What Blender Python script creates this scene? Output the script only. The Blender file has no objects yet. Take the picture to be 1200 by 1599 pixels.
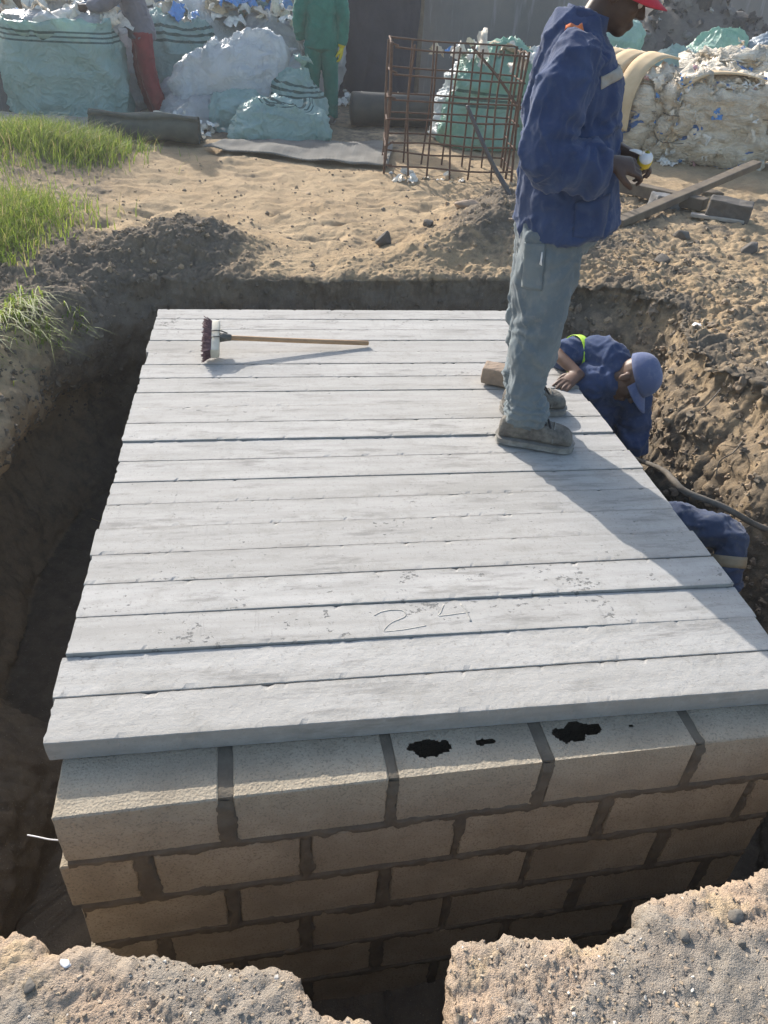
import bpy, bmesh, math, random
import numpy as np
from mathutils import Vector, Matrix
from mathutils.bvhtree import BVHTree

rng = np.random.default_rng(7)
random.seed(7)
scn = bpy.context.scene
COL = scn.collection

# ------------------------------------------------------------------ camera, sky, sun, exposure
cd = bpy.data.cameras.new('camera')
cam = bpy.data.objects.new('camera', cd)
COL.objects.link(cam)
cd.sensor_fit = 'HORIZONTAL'; cd.sensor_width = 36.0; cd.lens = 35.7
cd.clip_start = 0.05; cd.clip_end = 500
cam.matrix_world = Matrix(((0.98848, 0.03392, -0.14750, 0.59823),
                           (-0.13974, 0.57888, -0.80335, -1.33538),
                           (0.05814, 0.81470, 0.57695, 1.65),
                           (0, 0, 0, 1)))
scn.camera = cam

SUN_EL = math.radians(28.5)
SUN_AZ = math.atan2(-0.36, 0.93)          # sun stands beyond the deck, to the left
w = bpy.data.worlds.new('World'); scn.world = w; w.use_nodes = True
wn = w.node_tree.nodes; wl = w.node_tree.links
sky = wn.new('ShaderNodeTexSky'); sky.sky_type = 'NISHITA'; sky.sun_disc = False
sky.sun_elevation = SUN_EL; sky.sun_rotation = SUN_AZ
sky.altitude = 20; sky.air_density = 1.35; sky.dust_density = 3.0; sky.ozone_density = 2.0
wn['Background'].inputs['Strength'].default_value = 0.15
wl.new(sky.outputs['Color'], wn['Background'].inputs['Color'])

sd = bpy.data.lights.new('sun', 'SUN'); sd.energy = 4.1; sd.angle = math.radians(0.55)
sd.color = (1.0, 0.94, 0.87)
sun = bpy.data.objects.new('sun', sd); COL.objects.link(sun)
sdir = Vector((math.sin(SUN_AZ) * math.cos(SUN_EL), math.cos(SUN_AZ) * math.cos(SUN_EL), math.sin(SUN_EL)))
sun.rotation_euler = (-sdir).to_track_quat('-Z', 'Y').to_euler()
sun.location = (-4, 12, 8)

vs = scn.view_settings
vs.view_transform = 'Standard'; vs.look = 'None'; vs.gamma = 1.0; vs.exposure = 0.80
vs.use_curve_mapping = False

# ------------------------------------------------------------------ noise
_perm = np.random.default_rng(3).permutation(512).astype(np.int64)
_perm = np.concatenate([_perm, _perm, _perm])
_g = np.random.default_rng(4).normal(size=(512, 3)); _g /= np.linalg.norm(_g, axis=1)[:, None]
def pnoise(p):
    p = np.asarray(p, float); i = np.floor(p).astype(np.int64); f = p - i; i &= 511
    u = f * f * f * (f * (f * 6 - 15) + 10)
    def gr(a, b, c):
        h = _perm[_perm[_perm[(i[:, 0] + a) & 511] + ((i[:, 1] + b) & 511)] % 512 + ((i[:, 2] + c) & 511)] % 512
        g = _g[h]
        return g[:, 0] * (f[:, 0] - a) + g[:, 1] * (f[:, 1] - b) + g[:, 2] * (f[:, 2] - c)
    x0 = gr(0,0,0) * (1-u[:,0]) + gr(1,0,0) * u[:,0]; x1 = gr(0,1,0) * (1-u[:,0]) + gr(1,1,0) * u[:,0]
    x2 = gr(0,0,1) * (1-u[:,0]) + gr(1,0,1) * u[:,0]; x3 = gr(0,1,1) * (1-u[:,0]) + gr(1,1,1) * u[:,0]
    y0 = x0 * (1-u[:,1]) + x1 * u[:,1]; y1 = x2 * (1-u[:,1]) + x3 * u[:,1]
    return (y0 * (1-u[:,2]) + y1 * u[:,2]) * 1.5
def fbm(p, octs):
    return sum(a * pnoise(np.asarray(p) * s + 17.3 * k) for k, (s, a) in enumerate(octs))
def ridged(p):
    return 1 - 2 * np.abs(pnoise(p))
def sstep(a, b, x):
    t = np.clip((x - a) / (b - a), 0, 1); return t * t * (3 - 2 * t)

# ------------------------------------------------------------------ materials
MATS = {}
class NT:
    def __init__(s, name):
        s.m = bpy.data.materials.new(name); s.m.use_nodes = True
        s.t = s.m.node_tree; s.n = s.t.nodes; s.b = s.n['Principled BSDF']
        s.co = s.n.new('ShaderNodeTexCoord'); s.oi = s.n.new('ShaderNodeObjectInfo')
        va = s.n.new('ShaderNodeVectorMath'); va.operation = 'SCALE'
        cmb = s.n.new('ShaderNodeCombineXYZ')
        for k in range(3): s.l(s.oi.outputs['Random'], cmb.inputs[k])
        s.l(cmb.outputs[0], va.inputs[0]); va.inputs['Scale'].default_value = 37.0
        ad = s.n.new('ShaderNodeVectorMath'); ad.operation = 'ADD'
        s.l(s.co.outputs['Object'], ad.inputs[0]); s.l(va.outputs[0], ad.inputs[1])
        s.vec = ad.outputs[0]
    def l(s, a, b): s.t.links.new(a, b)
    def put(s, v, sock):
        if hasattr(v, 'is_output'): s.l(v, sock)
        elif isinstance(v, (tuple, list)): sock.default_value = (*v, 1) if len(v) == 3 and len(sock.default_value) == 4 else v
        else: sock.default_value = v
    def map(s, sc, vec=None):
        m = s.n.new('ShaderNodeMapping'); m.inputs['Scale'].default_value = sc
        s.l(vec or s.vec, m.inputs['Vector']); return m.outputs[0]
    def noise(s, sc, det=4, rough=0.55, vec=None, dist=0.0):
        n = s.n.new('ShaderNodeTexNoise'); n.inputs['Scale'].default_value = sc
        n.inputs['Detail'].default_value = det; n.inputs['Roughness'].default_value = rough
        n.inputs['Distortion'].default_value = dist
        s.l(vec or s.vec, n.inputs['Vector']); return n.outputs['Fac']
    def vor(s, sc, vec=None, feat='F1', out='Distance', rand=1.0):
        n = s.n.new('ShaderNodeTexVoronoi'); n.feature = feat; n.inputs['Scale'].default_value = sc
        n.inputs['Randomness'].default_value = rand
        s.l(vec or s.vec, n.inputs['Vector']); return n.outputs[out]
    def wave(s, sc, vec=None, dirn='X', dist=0.0):
        n = s.n.new('ShaderNodeTexWave'); n.bands_direction = dirn; n.inputs['Scale'].default_value = sc
        n.inputs['Distortion'].default_value = dist
        s.l(vec or s.vec, n.inputs['Vector']); return n.outputs['Fac']
    def rng(s, v, a, b, c=0.0, d=1.0):
        n = s.n.new('ShaderNodeMapRange'); s.put(v, n.inputs[0])
        for k, x in enumerate((a, b, c, d)): n.inputs[k + 1].default_value = x
        n.interpolation_type = 'SMOOTHSTEP'; return n.outputs[0]
    def mth(s, op, a, b=0.0):
        n = s.n.new('ShaderNodeMath'); n.operation = op; s.put(a, n.inputs[0]); s.put(b, n.inputs[1]); return n.outputs[0]
    def mix(s, f, a, b, mode='MIX'):
        n = s.n.new('ShaderNodeMix'); n.data_type = 'RGBA'; n.blend_type = mode
        s.put(f, n.inputs[0]); s.put(a, n.inputs[6]); s.put(b, n.inputs[7]); return n.outputs[2]
    def attr(s, name):
        n = s.n.new('ShaderNodeAttribute'); n.attribute_name = name; return n
    def bump(s, h, st=0.5, dist=0.005, nrm=None):
        n = s.n.new('ShaderNodeBump'); n.inputs['Strength'].default_value = st; n.inputs['Distance'].default_value = dist
        s.l(h, n.inputs['Height'])
        if nrm: s.l(nrm, n.inputs['Normal'])
        return n.outputs['Normal']
    def fin(s, col, rough=0.9, nrm=None, spec=0.3, **kw):
        s.put(col, s.b.inputs['Base Color']); s.put(rough, s.b.inputs['Roughness'])
        s.b.inputs['Specular IOR Level'].default_value = spec
        if nrm: s.l(nrm, s.b.inputs['Normal'])
        for k, v in kw.items(): s.put(v, s.b.inputs[k])
        MATS[s.m.name] = s.m; return s.m

def mat_concrete_plank():
    t = NT('plank_concrete')
    st = t.noise(3.0, 5, 0.6, t.map((1, 9, 9)))
    big = t.noise(1.1, 3, 0.5, t.map((1, 3, 3)))
    c = t.mix(t.rng(st, .3, .75), (0.42, 0.41, 0.392), (0.335, 0.326, 0.308))
    c = t.mix(t.mth('MULTIPLY', t.rng(big, .55, .75), .5), c, (0.25, 0.24, 0.22))
    c = t.mix(t.mth('MULTIPLY', t.oi.outputs['Random'], .35), c, (0.275, 0.263, 0.24))
    # small voids gather in patches
    pv = t.noise(34, 4, .72, t.map((1, 1.3, 1))); pm = t.noise(4.6, 5, .72)
    wornr = t.attr('worn').outputs['Fac']
    thr = t.mth('SUBTRACT', .72, t.mth('MULTIPLY', t.rng(pm, .38, .68), t.mth('MULTIPLY', wornr, .195)))
    pits = t.rng(t.mth('SUBTRACT', pv, thr), 0.0, .035)
    c = t.mix(t.mth('MULTIPLY', pits, .8), c, (0.13, 0.13, 0.125))
    sm = t.rng(t.noise(3.2, 5, .68, t.map((1, 5, 5))), .53, .70)
    c = t.mix(t.mth('MULTIPLY', sm, .7), c, (0.20, 0.193, 0.18))
    hl = t.rng(t.noise(2.0, 5, .7, t.map((9, 1, 1))), .63, .66)
    c = t.mix(t.mth('MULTIPLY', t.mth('MULTIPLY', hl, wornr), .35), c, (0.24, 0.235, 0.225))
    c = t.mix(t.mth('MULTIPLY', t.rng(t.noise(11, 5, .7), .5, .72), .45), c, (0.265, 0.255, 0.23))
    c = t.mix(t.mth('MULTIPLY', t.rng(t.noise(75, 3, .7), .58, .68), .5), c, (0.22, 0.21, 0.19))
    c = t.mix(t.mth('MULTIPLY', t.rng(t.noise(90, 3, .6), .6, .7), .25), c, (0.47, 0.46, 0.44))
    sx = t.n.new('ShaderNodeSeparateXYZ'); t.l(t.co.outputs['Object'], sx.inputs[0])
    ed = t.mth('ADD', t.mth('ABSOLUTE', sx.outputs[1]), t.mth('MULTIPLY', t.mth('SUBTRACT', t.noise(13, 4, .7), .5), .05))
    c = t.mix(t.mth('MULTIPLY', t.rng(ed, .060, .078), .45), c, (0.225, 0.213, 0.19))
    gr = t.noise(220, 3, .6)
    rip = t.noise(62, 5, .68, t.map((1, 1.7, 1.7)))
    h = t.mth('ADD', t.mth('MULTIPLY', gr, .35), t.mth('SUBTRACT', t.mth('MULTIPLY', rip, t.rng(wornr, .05, .4, .75, .25)), t.mth('MULTIPLY', pits, 1.5)))
    return t.fin(c, .93, t.bump(h, .55, .004), .2)

def mat_block():
    t = NT('cement_block')
    n = t.noise(5, 5, .6); g = t.noise(160, 3, .7); v = t.vor(120)
    c = t.mix(t.rng(n, .3, .7), (0.44, 0.38, 0.29), (0.33, 0.28, 0.21))
    c = t.mix(t.mth('MULTIPLY', t.rng(g, .52, .66), .6), c, (0.13, 0.11, 0.085))
    c = t.mix(t.mth('MULTIPLY', t.oi.outputs['Random'], .3), c, (0.23, 0.20, 0.16))
    c = t.mix(t.mth('MULTIPLY', t.rng(t.noise(2.3, 4, .6), .5, .7), .4), c, (0.19, 0.16, 0.12))
    h = t.mth('ADD', g, t.mth('MULTIPLY', v, .6))
    return t.fin(c, .95, t.bump(h, .8, .005), .15)

def mat_mortar():
    t = NT('damp_mortar')
    n = t.noise(14, 5, .65); g = t.noise(140, 3, .7)
    c = t.mix(t.rng(n, .3, .7), (0.155, 0.132, 0.10), (0.105, 0.088, 0.068))
    h = t.mth('ADD', g, t.mth('MULTIPLY', n, 2))
    return t.fin(c, .9, t.bump(h, .6, .005), .2)

def mat_soil():
    t = NT('site_soil')
    p = t.co.outputs['Object']
    damp = t.attr('damp').outputs['Fac']; fore = t.attr('fore').outputs['Fac']
    n1 = t.noise(1.7, 5, .6, p); n2 = t.noise(9, 5, .65, p); n3 = t.noise(60, 4, .7, p); n4 = t.noise(260, 2, .6, p)
    sand = t.mix(t.rng(n1, .35, .65), (0.46, 0.345, 0.215), (0.39, 0.285, 0.172))
    sand = t.mix(t.mth('MULTIPLY', t.rng(n2, .45, .7), .55), sand, (0.265, 0.20, 0.135))
    dk = t.mix(t.rng(n2, .35, .65), (0.20, 0.168, 0.13), (0.14, 0.118, 0.092))
    dk = t.mix(t.mth('MULTIPLY', t.rng(n1, .5, .7), .5), dk, (0.26, 0.205, 0.14))
    df = t.rng(t.mth('ADD', damp, t.mth('MULTIPLY', t.mth('SUBTRACT', n2, .5), .7)), .3, .7)
    c = t.mix(df, sand, dk)
    f1 = t.mix(t.rng(t.noise(3.2, 5, .62, p), .40, .60), (0.46, 0.345, 0.25), (0.34, 0.28, 0.22))
    f1 = t.mix(t.mth('MULTIPLY', t.rng(t.noise(7.5, 4, .6, p), .52, .64), .8), f1, (0.50, 0.385, 0.25))
    f1 = t.mix(t.mth('MULTIPLY', t.rng(t.noise(5.1, 4, .6, p, .8), .56, .66), .75), f1, (0.27, 0.25, 0.222))
    c = t.mix(fore, c, f1)
    cr = t.attr('crust').outputs['Fac']
    c = t.mix(t.mth('MULTIPLY', t.mth('MULTIPLY', cr, fore), .8), c, t.mix(t.rng(n2, .35, .65), (0.29, 0.265, 0.228), (0.225, 0.205, 0.178)))
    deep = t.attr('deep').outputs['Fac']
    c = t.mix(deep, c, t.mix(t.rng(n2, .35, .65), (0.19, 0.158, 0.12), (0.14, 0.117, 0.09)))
    c = t.mix(t.mth('MULTIPLY', t.rng(n3, .52, .7), .4), c, (0.16, 0.125, 0.09))
    c = t.mix(t.mth('MULTIPLY', t.rng(t.noise(420, 2, .6, p), .56, .68), .45), c, (0.11, 0.09, 0.07))
    c = t.mix(t.mth('MULTIPLY', t.rng(t.noise(380, 2, .6, t.map((1, 1, 1.01), p)), .36, .28), .4), c, (0.50, 0.42, 0.32))
    sp = t.mth('MULTIPLY', t.rng(n4, .62, .72), .35)
    c = t.mix(sp, c, (0.09, 0.075, 0.06))
    c = t.mix(t.mth('MULTIPLY', t.rng(t.noise(170, 2, .5, p), .68, .74), .55), c, (0.52, 0.46, 0.38))
    n25 = t.noise(24, 5, .7, p)
    h = t.mth('ADD', t.mth('MULTIPLY', n2, .7), t.mth('ADD', t.mth('MULTIPLY', n25, .8), t.mth('ADD', t.mth('MULTIPLY', n3, .7), t.mth('ADD', t.mth('MULTIPLY', n4, .55), t.mth('MULTIPLY', t.noise(650, 2, .6, p), .25)))))
    return t.fin(c, .97, t.bump(h, .8, .013), .1)

def mat_simple(name, c1, c2, sc=8, rough=.85, bsc=60, bst=.3, bd=.004, spec=.3, **kw):
    t = NT(name); n = t.noise(sc, 5, .62); g = t.noise(bsc, 4, .6)
    c = t.mix(t.rng(n, .32, .68), c1, c2)
    return t.fin(c, rough, t.bump(g, bst, bd), spec, **kw)

def mat_cloth(name, c1, c2, dust=None, dz=None, weave=900):
    t = NT(name); n = t.noise(7, 5, .6); f = t.noise(30, 4, .6); wv = t.noise(weave, 1, .5)
    c = t.mix(t.rng(n, .35, .7), c1, c2)
    if dust: c = t.mix(t.mth('MULTIPLY', t.rng(f, .5, .75), .5), c, dust)
    h = t.mth('ADD', t.mth('MULTIPLY', f, 1.2), t.mth('MULTIPLY', wv, .3))
    m = t.fin(c, .92, t.bump(h, .35, .005), .15)
    t.b.inputs['Sheen Weight'].default_value = .15
    return m

def mat_sack(name, c1, c2, stripes=False):
    t = NT(name)
    n = t.noise(2.2, 4, .6); f = t.noise(9, 5, .62, dist=.8); w1 = t.wave(60, t.map((1, 1, 1)), 'Z', .4)
    c = t.mix(t.rng(n, .35, .65), c1, c2)
    c = t.mix(t.mth('MULTIPLY', t.rng(f, .58, .75), .3), c, tuple(x * .75 for x in c1))
    if stripes:
        zz = t.attr('band').outputs['Fac']
        s = t.rng(t.mth('SINE', t.mth('MULTIPLY', zz, 19.0)), .1, .4)
        band = t.mth('MULTIPLY', t.mth('MULTIPLY', t.rng(zz, .0, .02), t.rng(zz, 1.0, .98)), s)
        c = t.mix(t.mth('MULTIPLY', band, .85), c, (0.03, 0.09, 0.085))
    k1 = t.mth('ABSOLUTE', t.mth('SUBTRACT', t.noise(4.5, 2, .5, None, 1.6), .5)); k2 = t.mth('ABSOLUTE', t.mth('SUBTRACT', t.noise(12, 2, .5, None, 1.2), .5))
    h = t.mth('ADD', t.mth('POWER', t.mth('SUBTRACT', 1.0, t.mth('MULTIPLY', k1, 2.0)), 8.0), t.mth('MULTIPLY', t.mth('POWER', t.mth('SUBTRACT', 1.0, t.mth('MULTIPLY', k2, 2.0)), 8.0), .4))
    m = t.fin(c, .38, t.bump(h, .55, .03), .5)
    # woven plastic lets some light through
    tr = t.n.new('ShaderNodeBsdfTranslucent'); t.l(c if hasattr(c, 'is_output') else c, tr.inputs['Color'])
    mx = t.n.new('ShaderNodeMixShader'); mx.inputs[0].default_value = .40
    out = t.n['Material Output']
    t.l(t.b.outputs[0], mx.inputs[1]); t.l(tr.outputs[0], mx.inputs[2]); t.l(mx.outputs[0], out.inputs['Surface'])
    return m

def mat_grass():
    t = NT('grass_blades'); a = t.attr('tone').outputs['Fac']
    c = t.mix(a, (0.12, 0.20, 0.025), (0.30, 0.35, 0.06))
    c = t.mix(t.rng(a, .84, .93), c, (0.38, 0.31, 0.15))
    m = t.fin(c, .55, None, .35)
    tr = t.n.new('ShaderNodeBsdfTranslucent'); t.l(c, tr.inputs['Color'])
    mx = t.n.new('ShaderNodeMixShader'); mx.inputs[0].default_value = .55
    t.l(t.b.outputs[0], mx.inputs[1]); t.l(tr.outputs[0], mx.inputs[2]); t.l(mx.outputs[0], t.n['Material Output'].inputs['Surface'])
    return m

def mat_tone(name, stops, rough=.9, bsc=120):
    t = NT(name); a = t.attr('tone').outputs['Fac']
    r = t.n.new('ShaderNodeValToRGB'); el = r.color_ramp.elements
    r.color_ramp.interpolation = 'CONSTANT'
    while len(el) < len(stops): el.new(.5)
    for e, (p, c) in zip(el, stops): e.position = p; e.color = (*c, 1)
    t.l(a, r.inputs[0]); n = t.noise(bsc, 3, .6)
    c = t.mix(t.mth('MULTIPLY', t.rng(n, .4, .7), .3), r.outputs[0], (0.1, 0.085, 0.07))
    return t.fin(c, rough, t.bump(n, .4, .003), .2)

mat_concrete_plank(); mat_block(); mat_mortar(); mat_soil(); mat_grass()
mat_cloth('jacket_blue', (0.026, 0.047, 0.115), (0.038, 0.066, 0.15), (0.06, 0.088, 0.165))
mat_cloth('overall_blue', (0.028, 0.048, 0.11), (0.042, 0.066, 0.145), (0.10, 0.125, 0.19))
mat_cloth('sleeve_blue', (0.04, 0.055, 0.10), (0.065, 0.085, 0.135), (0.15, 0.155, 0.16))
mat_cloth('cap_blue', (0.085, 0.11, 0.21), (0.12, 0.145, 0.25), (0.18, 0.20, 0.28))
mat_cloth('trouser_grey', (0.115, 0.145, 0.165), (0.16, 0.19, 0.20), (0.22, 0.225, 0.215))
mat_cloth('red_cloth', (0.21, 0.035, 0.042), (0.15, 0.026, 0.032))
mat_cloth('cap_red', (0.55, 0.035, 0.06), (0.42, 0.03, 0.05))
mat_cloth('jacket_grey', (0.17, 0.165, 0.19), (0.13, 0.13, 0.15))
mat_cloth('overall_green', (0.012, 0.125, 0.095), (0.02, 0.17, 0.13))
mat_cloth('orange_cloth', (0.62, 0.17, 0.05), (0.5, 0.12, 0.03))
mat_cloth('sweater_dark', (0.05, 0.05, 0.055), (0.03, 0.03, 0.035))
mat_simple('band_grey', (0.33, 0.32, 0.29), (0.26, 0.25, 0.23), 30, .6)
mat_simple('band_tan', (0.34, 0.27, 0.17), (0.28, 0.22, 0.14), 30, .6)
mat_simple('band_lime', (0.45, 0.72, 0.06), (0.38, 0.62, 0.05), 30, .5)
mat_simple('skin_dark', (0.072, 0.040, 0.028), (0.052, 0.029, 0.021), 14, .55, 300, .15, .002, .4)
mat_simple('skin_brown', (0.125, 0.068, 0.045), (0.095, 0.052, 0.035), 14, .5, 300, .15, .002, .4)
mat_simple('eye_white', (0.6, 0.58, 0.54), (0.55, 0.52, 0.5), 10, .3)
mat_simple('boot_suede', (0.20, 0.185, 0.16), (0.095, 0.088, 0.08), 22, .95, 45, .8, .012)
mat_simple('boot_sole', (0.27, 0.26, 0.235), (0.17, 0.16, 0.145), 26, .9)
mat_simple('lace_dark', (0.03, 0.03, 0.035), (0.05, 0.05, 0.05), 30, .9)
mat_simple('glove_yellow', (0.62, 0.50, 0.02), (0.52, 0.42, 0.02), 20, .6)
mat_simple('paint_yellow', (0.72, 0.55, 0.02), (0.62, 0.47, 0.02), 30, .35, spec=.5)
mat_simple('plastic_white', (0.72, 0.71, 0.70), (0.62, 0.61, 0.6), 30, .4, spec=.5)
mat_simple('rebar_rust', (0.115, 0.065, 0.042), (0.075, 0.045, 0.032), 25, .85, 160, .5)
mat_simple('pipe_blue_grey', (0.06, 0.065, 0.085), (0.10, 0.085, 0.07), 9, .6)
mat_simple('branch_grey', (0.16, 0.14, 0.115), (0.10, 0.088, 0.072), 18, .85, 90, .5)
mat_simple('broom_wood', (0.42, 0.27, 0.15), (0.34, 0.205, 0.11), 22, .6)
mat_simple('broom_block', (0.62, 0.57, 0.46), (0.54, 0.49, 0.39), 14, .7)
mat_simple('bristle_purple', (0.17, 0.09, 0.095), (0.11, 0.06, 0.065), 60, .7)
mat_simple('bracket_grey', (0.12, 0.115, 0.10), (0.09, 0.085, 0.075), 40, .5, Metallic=.3)
mat_simple('timber_old', (0.155, 0.125, 0.09), (0.105, 0.085, 0.065), 9, .9, 50, .5)
mat_simple('timber_pale', (0.36, 0.33, 0.29), (0.28, 0.25, 0.22), 9, .9, 50, .5)
mat_simple('rubble_dark', (0.12, 0.108, 0.095), (0.085, 0.078, 0.07), 12, .95, 60, .6)
mat_simple('soil_stone', (0.16, 0.145, 0.125), (0.11, 0.10, 0.088), 40, .95, 160, .5)
mat_simple('scratch_grey', (0.27, 0.262, 0.245), (0.39, 0.38, 0.35), 40, .95)
mat_simple('rubble_grey', (0.26, 0.26, 0.255), (0.17, 0.17, 0.17), 14, .9, 60, .5)
mat_simple('brick_tan', (0.33, 0.25, 0.185), (0.25, 0.195, 0.15), 16, .95, 90, .6, .008)
mat_simple('tarp_navy', (0.016, 0.02, 0.033), (0.026, 0.03, 0.045), 3, .75, 14, .5, .03)
mat_simple('carpet_green_grey', (0.105, 0.11, 0.09), (0.075, 0.08, 0.068), 6, .95, 120, .5)
mat_simple('drum_dark', (0.04, 0.043, 0.042), (0.06, 0.058, 0.05), 6, .6)
mat_simple('cardboard', (0.62, 0.47, 0.29), (0.53, 0.39, 0.23), 5, .9, 40, .2)
mat_simple('wire_dark', (0.05, 0.045, 0.04), (0.07, 0.05, 0.04), 30, .6)
mat_simple('film_white', (0.62, 0.60, 0.56), (0.52, 0.50, 0.47), 12, .35, 30, .6, .02, .5)
mat_simple('void_dark', (0.03, 0.03, 0.03), (0.04, 0.037, 0.034), 20, .95)
def mat_wall():
    t = NT('rendered_wall'); n = t.noise(1.1, 5, .6); s = t.noise(2.5, 5, .6, t.map((5, 5, .5)))
    c = t.mix(t.rng(n, .3, .7), (0.13, 0.135, 0.14), (0.19, 0.185, 0.175))
    c = t.mix(t.mth('MULTIPLY', t.rng(s, .55, .72), .6), c, (0.26, 0.27, 0.28))
    return t.fin(c, .9, t.bump(t.noise(25, 5, .6), .3, .01), .2)
mat_wall()
def mat_mat():
    t = NT('ribbed_mat'); n = t.noise(4, 5, .6)
    c = t.mix(t.rng(n, .3, .7), (0.235, 0.225, 0.20), (0.17, 0.163, 0.147))
    return t.fin(c, .95, t.bump(t.wave(28, t.co.outputs['Object'], 'X', .3), .5, .012), .15)
mat_mat()
mat_sack('sack_teal', (0.33, 0.50, 0.47), (0.43, 0.59, 0.555), True)
mat_sack('sack_green', (0.24, 0.47, 0.37), (0.38, 0.58, 0.49), True)
mat_sack('sack_white', (0.70, 0.73, 0.74), (0.60, 0.65, 0.67), True)
mat_sack('sack_grey', (0.60, 0.61, 0.61), (0.50, 0.52, 0.53))
mat_sack('sack_blue_grey', (0.34, 0.41, 0.48), (0.28, 0.36, 0.43))
def mat_bale():
    t = NT('film_bale')
    p = t.map((1, 1, 2.0)); n = t.noise(4.5, 5, .62, p, 1.2); f = t.noise(16, 5, .65, p, .6)
    c = t.mix(t.rng(n, .35, .62), (0.78, 0.68, 0.52), (0.58, 0.49, 0.365))
    c = t.mix(t.mth('MULTIPLY', t.rng(f, .5, .72), .6), c, (0.76, 0.72, 0.64))
    bl = t.rng(t.noise(2.6, 3, .55, p, .7), .635, .66)
    c = t.mix(bl, c, (0.05, 0.16, 0.42))
    return t.fin(c, .42, t.bump(t.mth('ADD', t.mth('MULTIPLY', n, 2), f), .9, .04), .45)
mat_bale()
mat_tone('gravel_mix', [(0, (0.30, 0.235, 0.175)), (.38, (0.19, 0.17, 0.148)), (.58, (0.36, 0.285, 0.20)), (.80, (0.44, 0.36, 0.27)), (.95, (0.55, 0.51, 0.45))])
mat_tone('clod_mix', [(0, (0.27, 0.21, 0.15)), (.4, (0.19, 0.158, 0.12)), (.7, (0.34, 0.26, 0.17))])
mat_tone('damp_clod', [(0, (0.17, 0.14, 0.105)), (.5, (0.13, 0.108, 0.082))])
mat_tone('shell_mix', [(0, (0.66, 0.62, 0.55)), (.5, (0.55, 0.49, 0.40)), (.8, (0.62, 0.42, 0.24))], .6)
mat_tone('scrap_mix', [(0, (0.03, 0.03, 0.032)), (.45, (0.07, 0.068, 0.065)), (.7, (0.15, 0.145, 0.14)), (.9, (0.36, 0.37, 0.37))], .7, 30)
mat_tone('film_mix', [(0, (0.70, 0.62, 0.50)), (.4, (0.76, 0.73, 0.66)), (.7, (0.56, 0.46, 0.32)), (.88, (0.10, 0.27, 0.58)), (.96, (0.62, 0.34, 0.33))], .4, 30)

# ------------------------------------------------------------------ object helpers
def tag(o, label=None, cat=None, group=None, kind=None):
    if label: o['label'] = label
    if cat: o['category'] = cat
    if group: o['group'] = group
    if kind: o['kind'] = kind
    return o
def link(name, me, mat=None, parent=None, smooth=True):
    o = bpy.data.objects.new(name, me); COL.objects.link(o)
    if mat and not me.materials: me.materials.append(MATS[mat])
    if parent is not None: o.parent = parent
    if smooth and len(me.polygons): me.polygons.foreach_set('use_smooth', np.ones(len(me.polygons), bool))
    return o
def mesh(name, V, F):
    me = bpy.data.meshes.new(name)
    me.from_pydata([tuple(map(float, v)) for v in V], [], [tuple(map(int, f)) for f in F]); me.update(); return me
def grid_mesh(name, P, wrap_u=False, wrap_v=False):
    """P: (rows, cols, 3)"""
    r, c = P.shape[:2]; idx = np.arange(r * c).reshape(r, c)
    ru = r if wrap_v else r - 1; cu = c if wrap_u else c - 1
    a = idx[np.arange(ru)[:, None], np.arange(cu)[None, :]]
    b = idx[np.arange(ru)[:, None], (np.arange(cu)[None, :] + 1) % c]
    d = idx[(np.arange(ru)[:, None] + 1) % r, np.arange(cu)[None, :]]
    e = idx[(np.arange(ru)[:, None] + 1) % r, (np.arange(cu)[None, :] + 1) % c]
    Q = np.stack([a, b, e, d], -1).reshape(-1, 4)
    me = bpy.data.meshes.new(name); n = len(Q)
    me.vertices.add(r * c); me.vertices.foreach_set('co', P.reshape(-1).astype(np.float32))
    me.loops.add(n * 4); me.loops.foreach_set('vertex_index', Q.reshape(-1).astype(np.int32))
    me.polygons.add(n); me.polygons.foreach_set('loop_start', (np.arange(n) * 4).astype(np.int32))
    me.polygons.foreach_set('loop_total', np.full(n, 4, np.int32))
    me.update(calc_edges=True); me.validate(); return me
def set_attr(me, name, vals):
    a = me.attributes.new(name, 'FLOAT', 'POINT'); a.data.foreach_set('value', np.asarray(vals, np.float32))
def empty(name, loc, rz=0):
    o = bpy.data.objects.new(name, None); COL.objects.link(o); o.location = loc; o.rotation_euler = (0, 0, rz)
    o.empty_display_size = .1; return o
def get_co(me):
    a = np.empty(len(me.vertices) * 3, np.float32); me.vertices.foreach_get('co', a); return a.reshape(-1, 3).astype(float)
def get_no(me):
    a = np.empty(len(me.vertices) * 3, np.float32); me.vertices.foreach_get('normal', a); return a.reshape(-1, 3).astype(float)
def set_co(me, P):
    me.vertices.foreach_set('co', P.reshape(-1).astype(np.float32)); me.update()
def join_raw(items):
    V = []; F = []; o = 0
    for v, f in items:
        V.append(np.asarray(v, float)); F += [tuple(i + o for i in q) for q in f]; o += len(v)
    return np.concatenate(V), F

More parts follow.
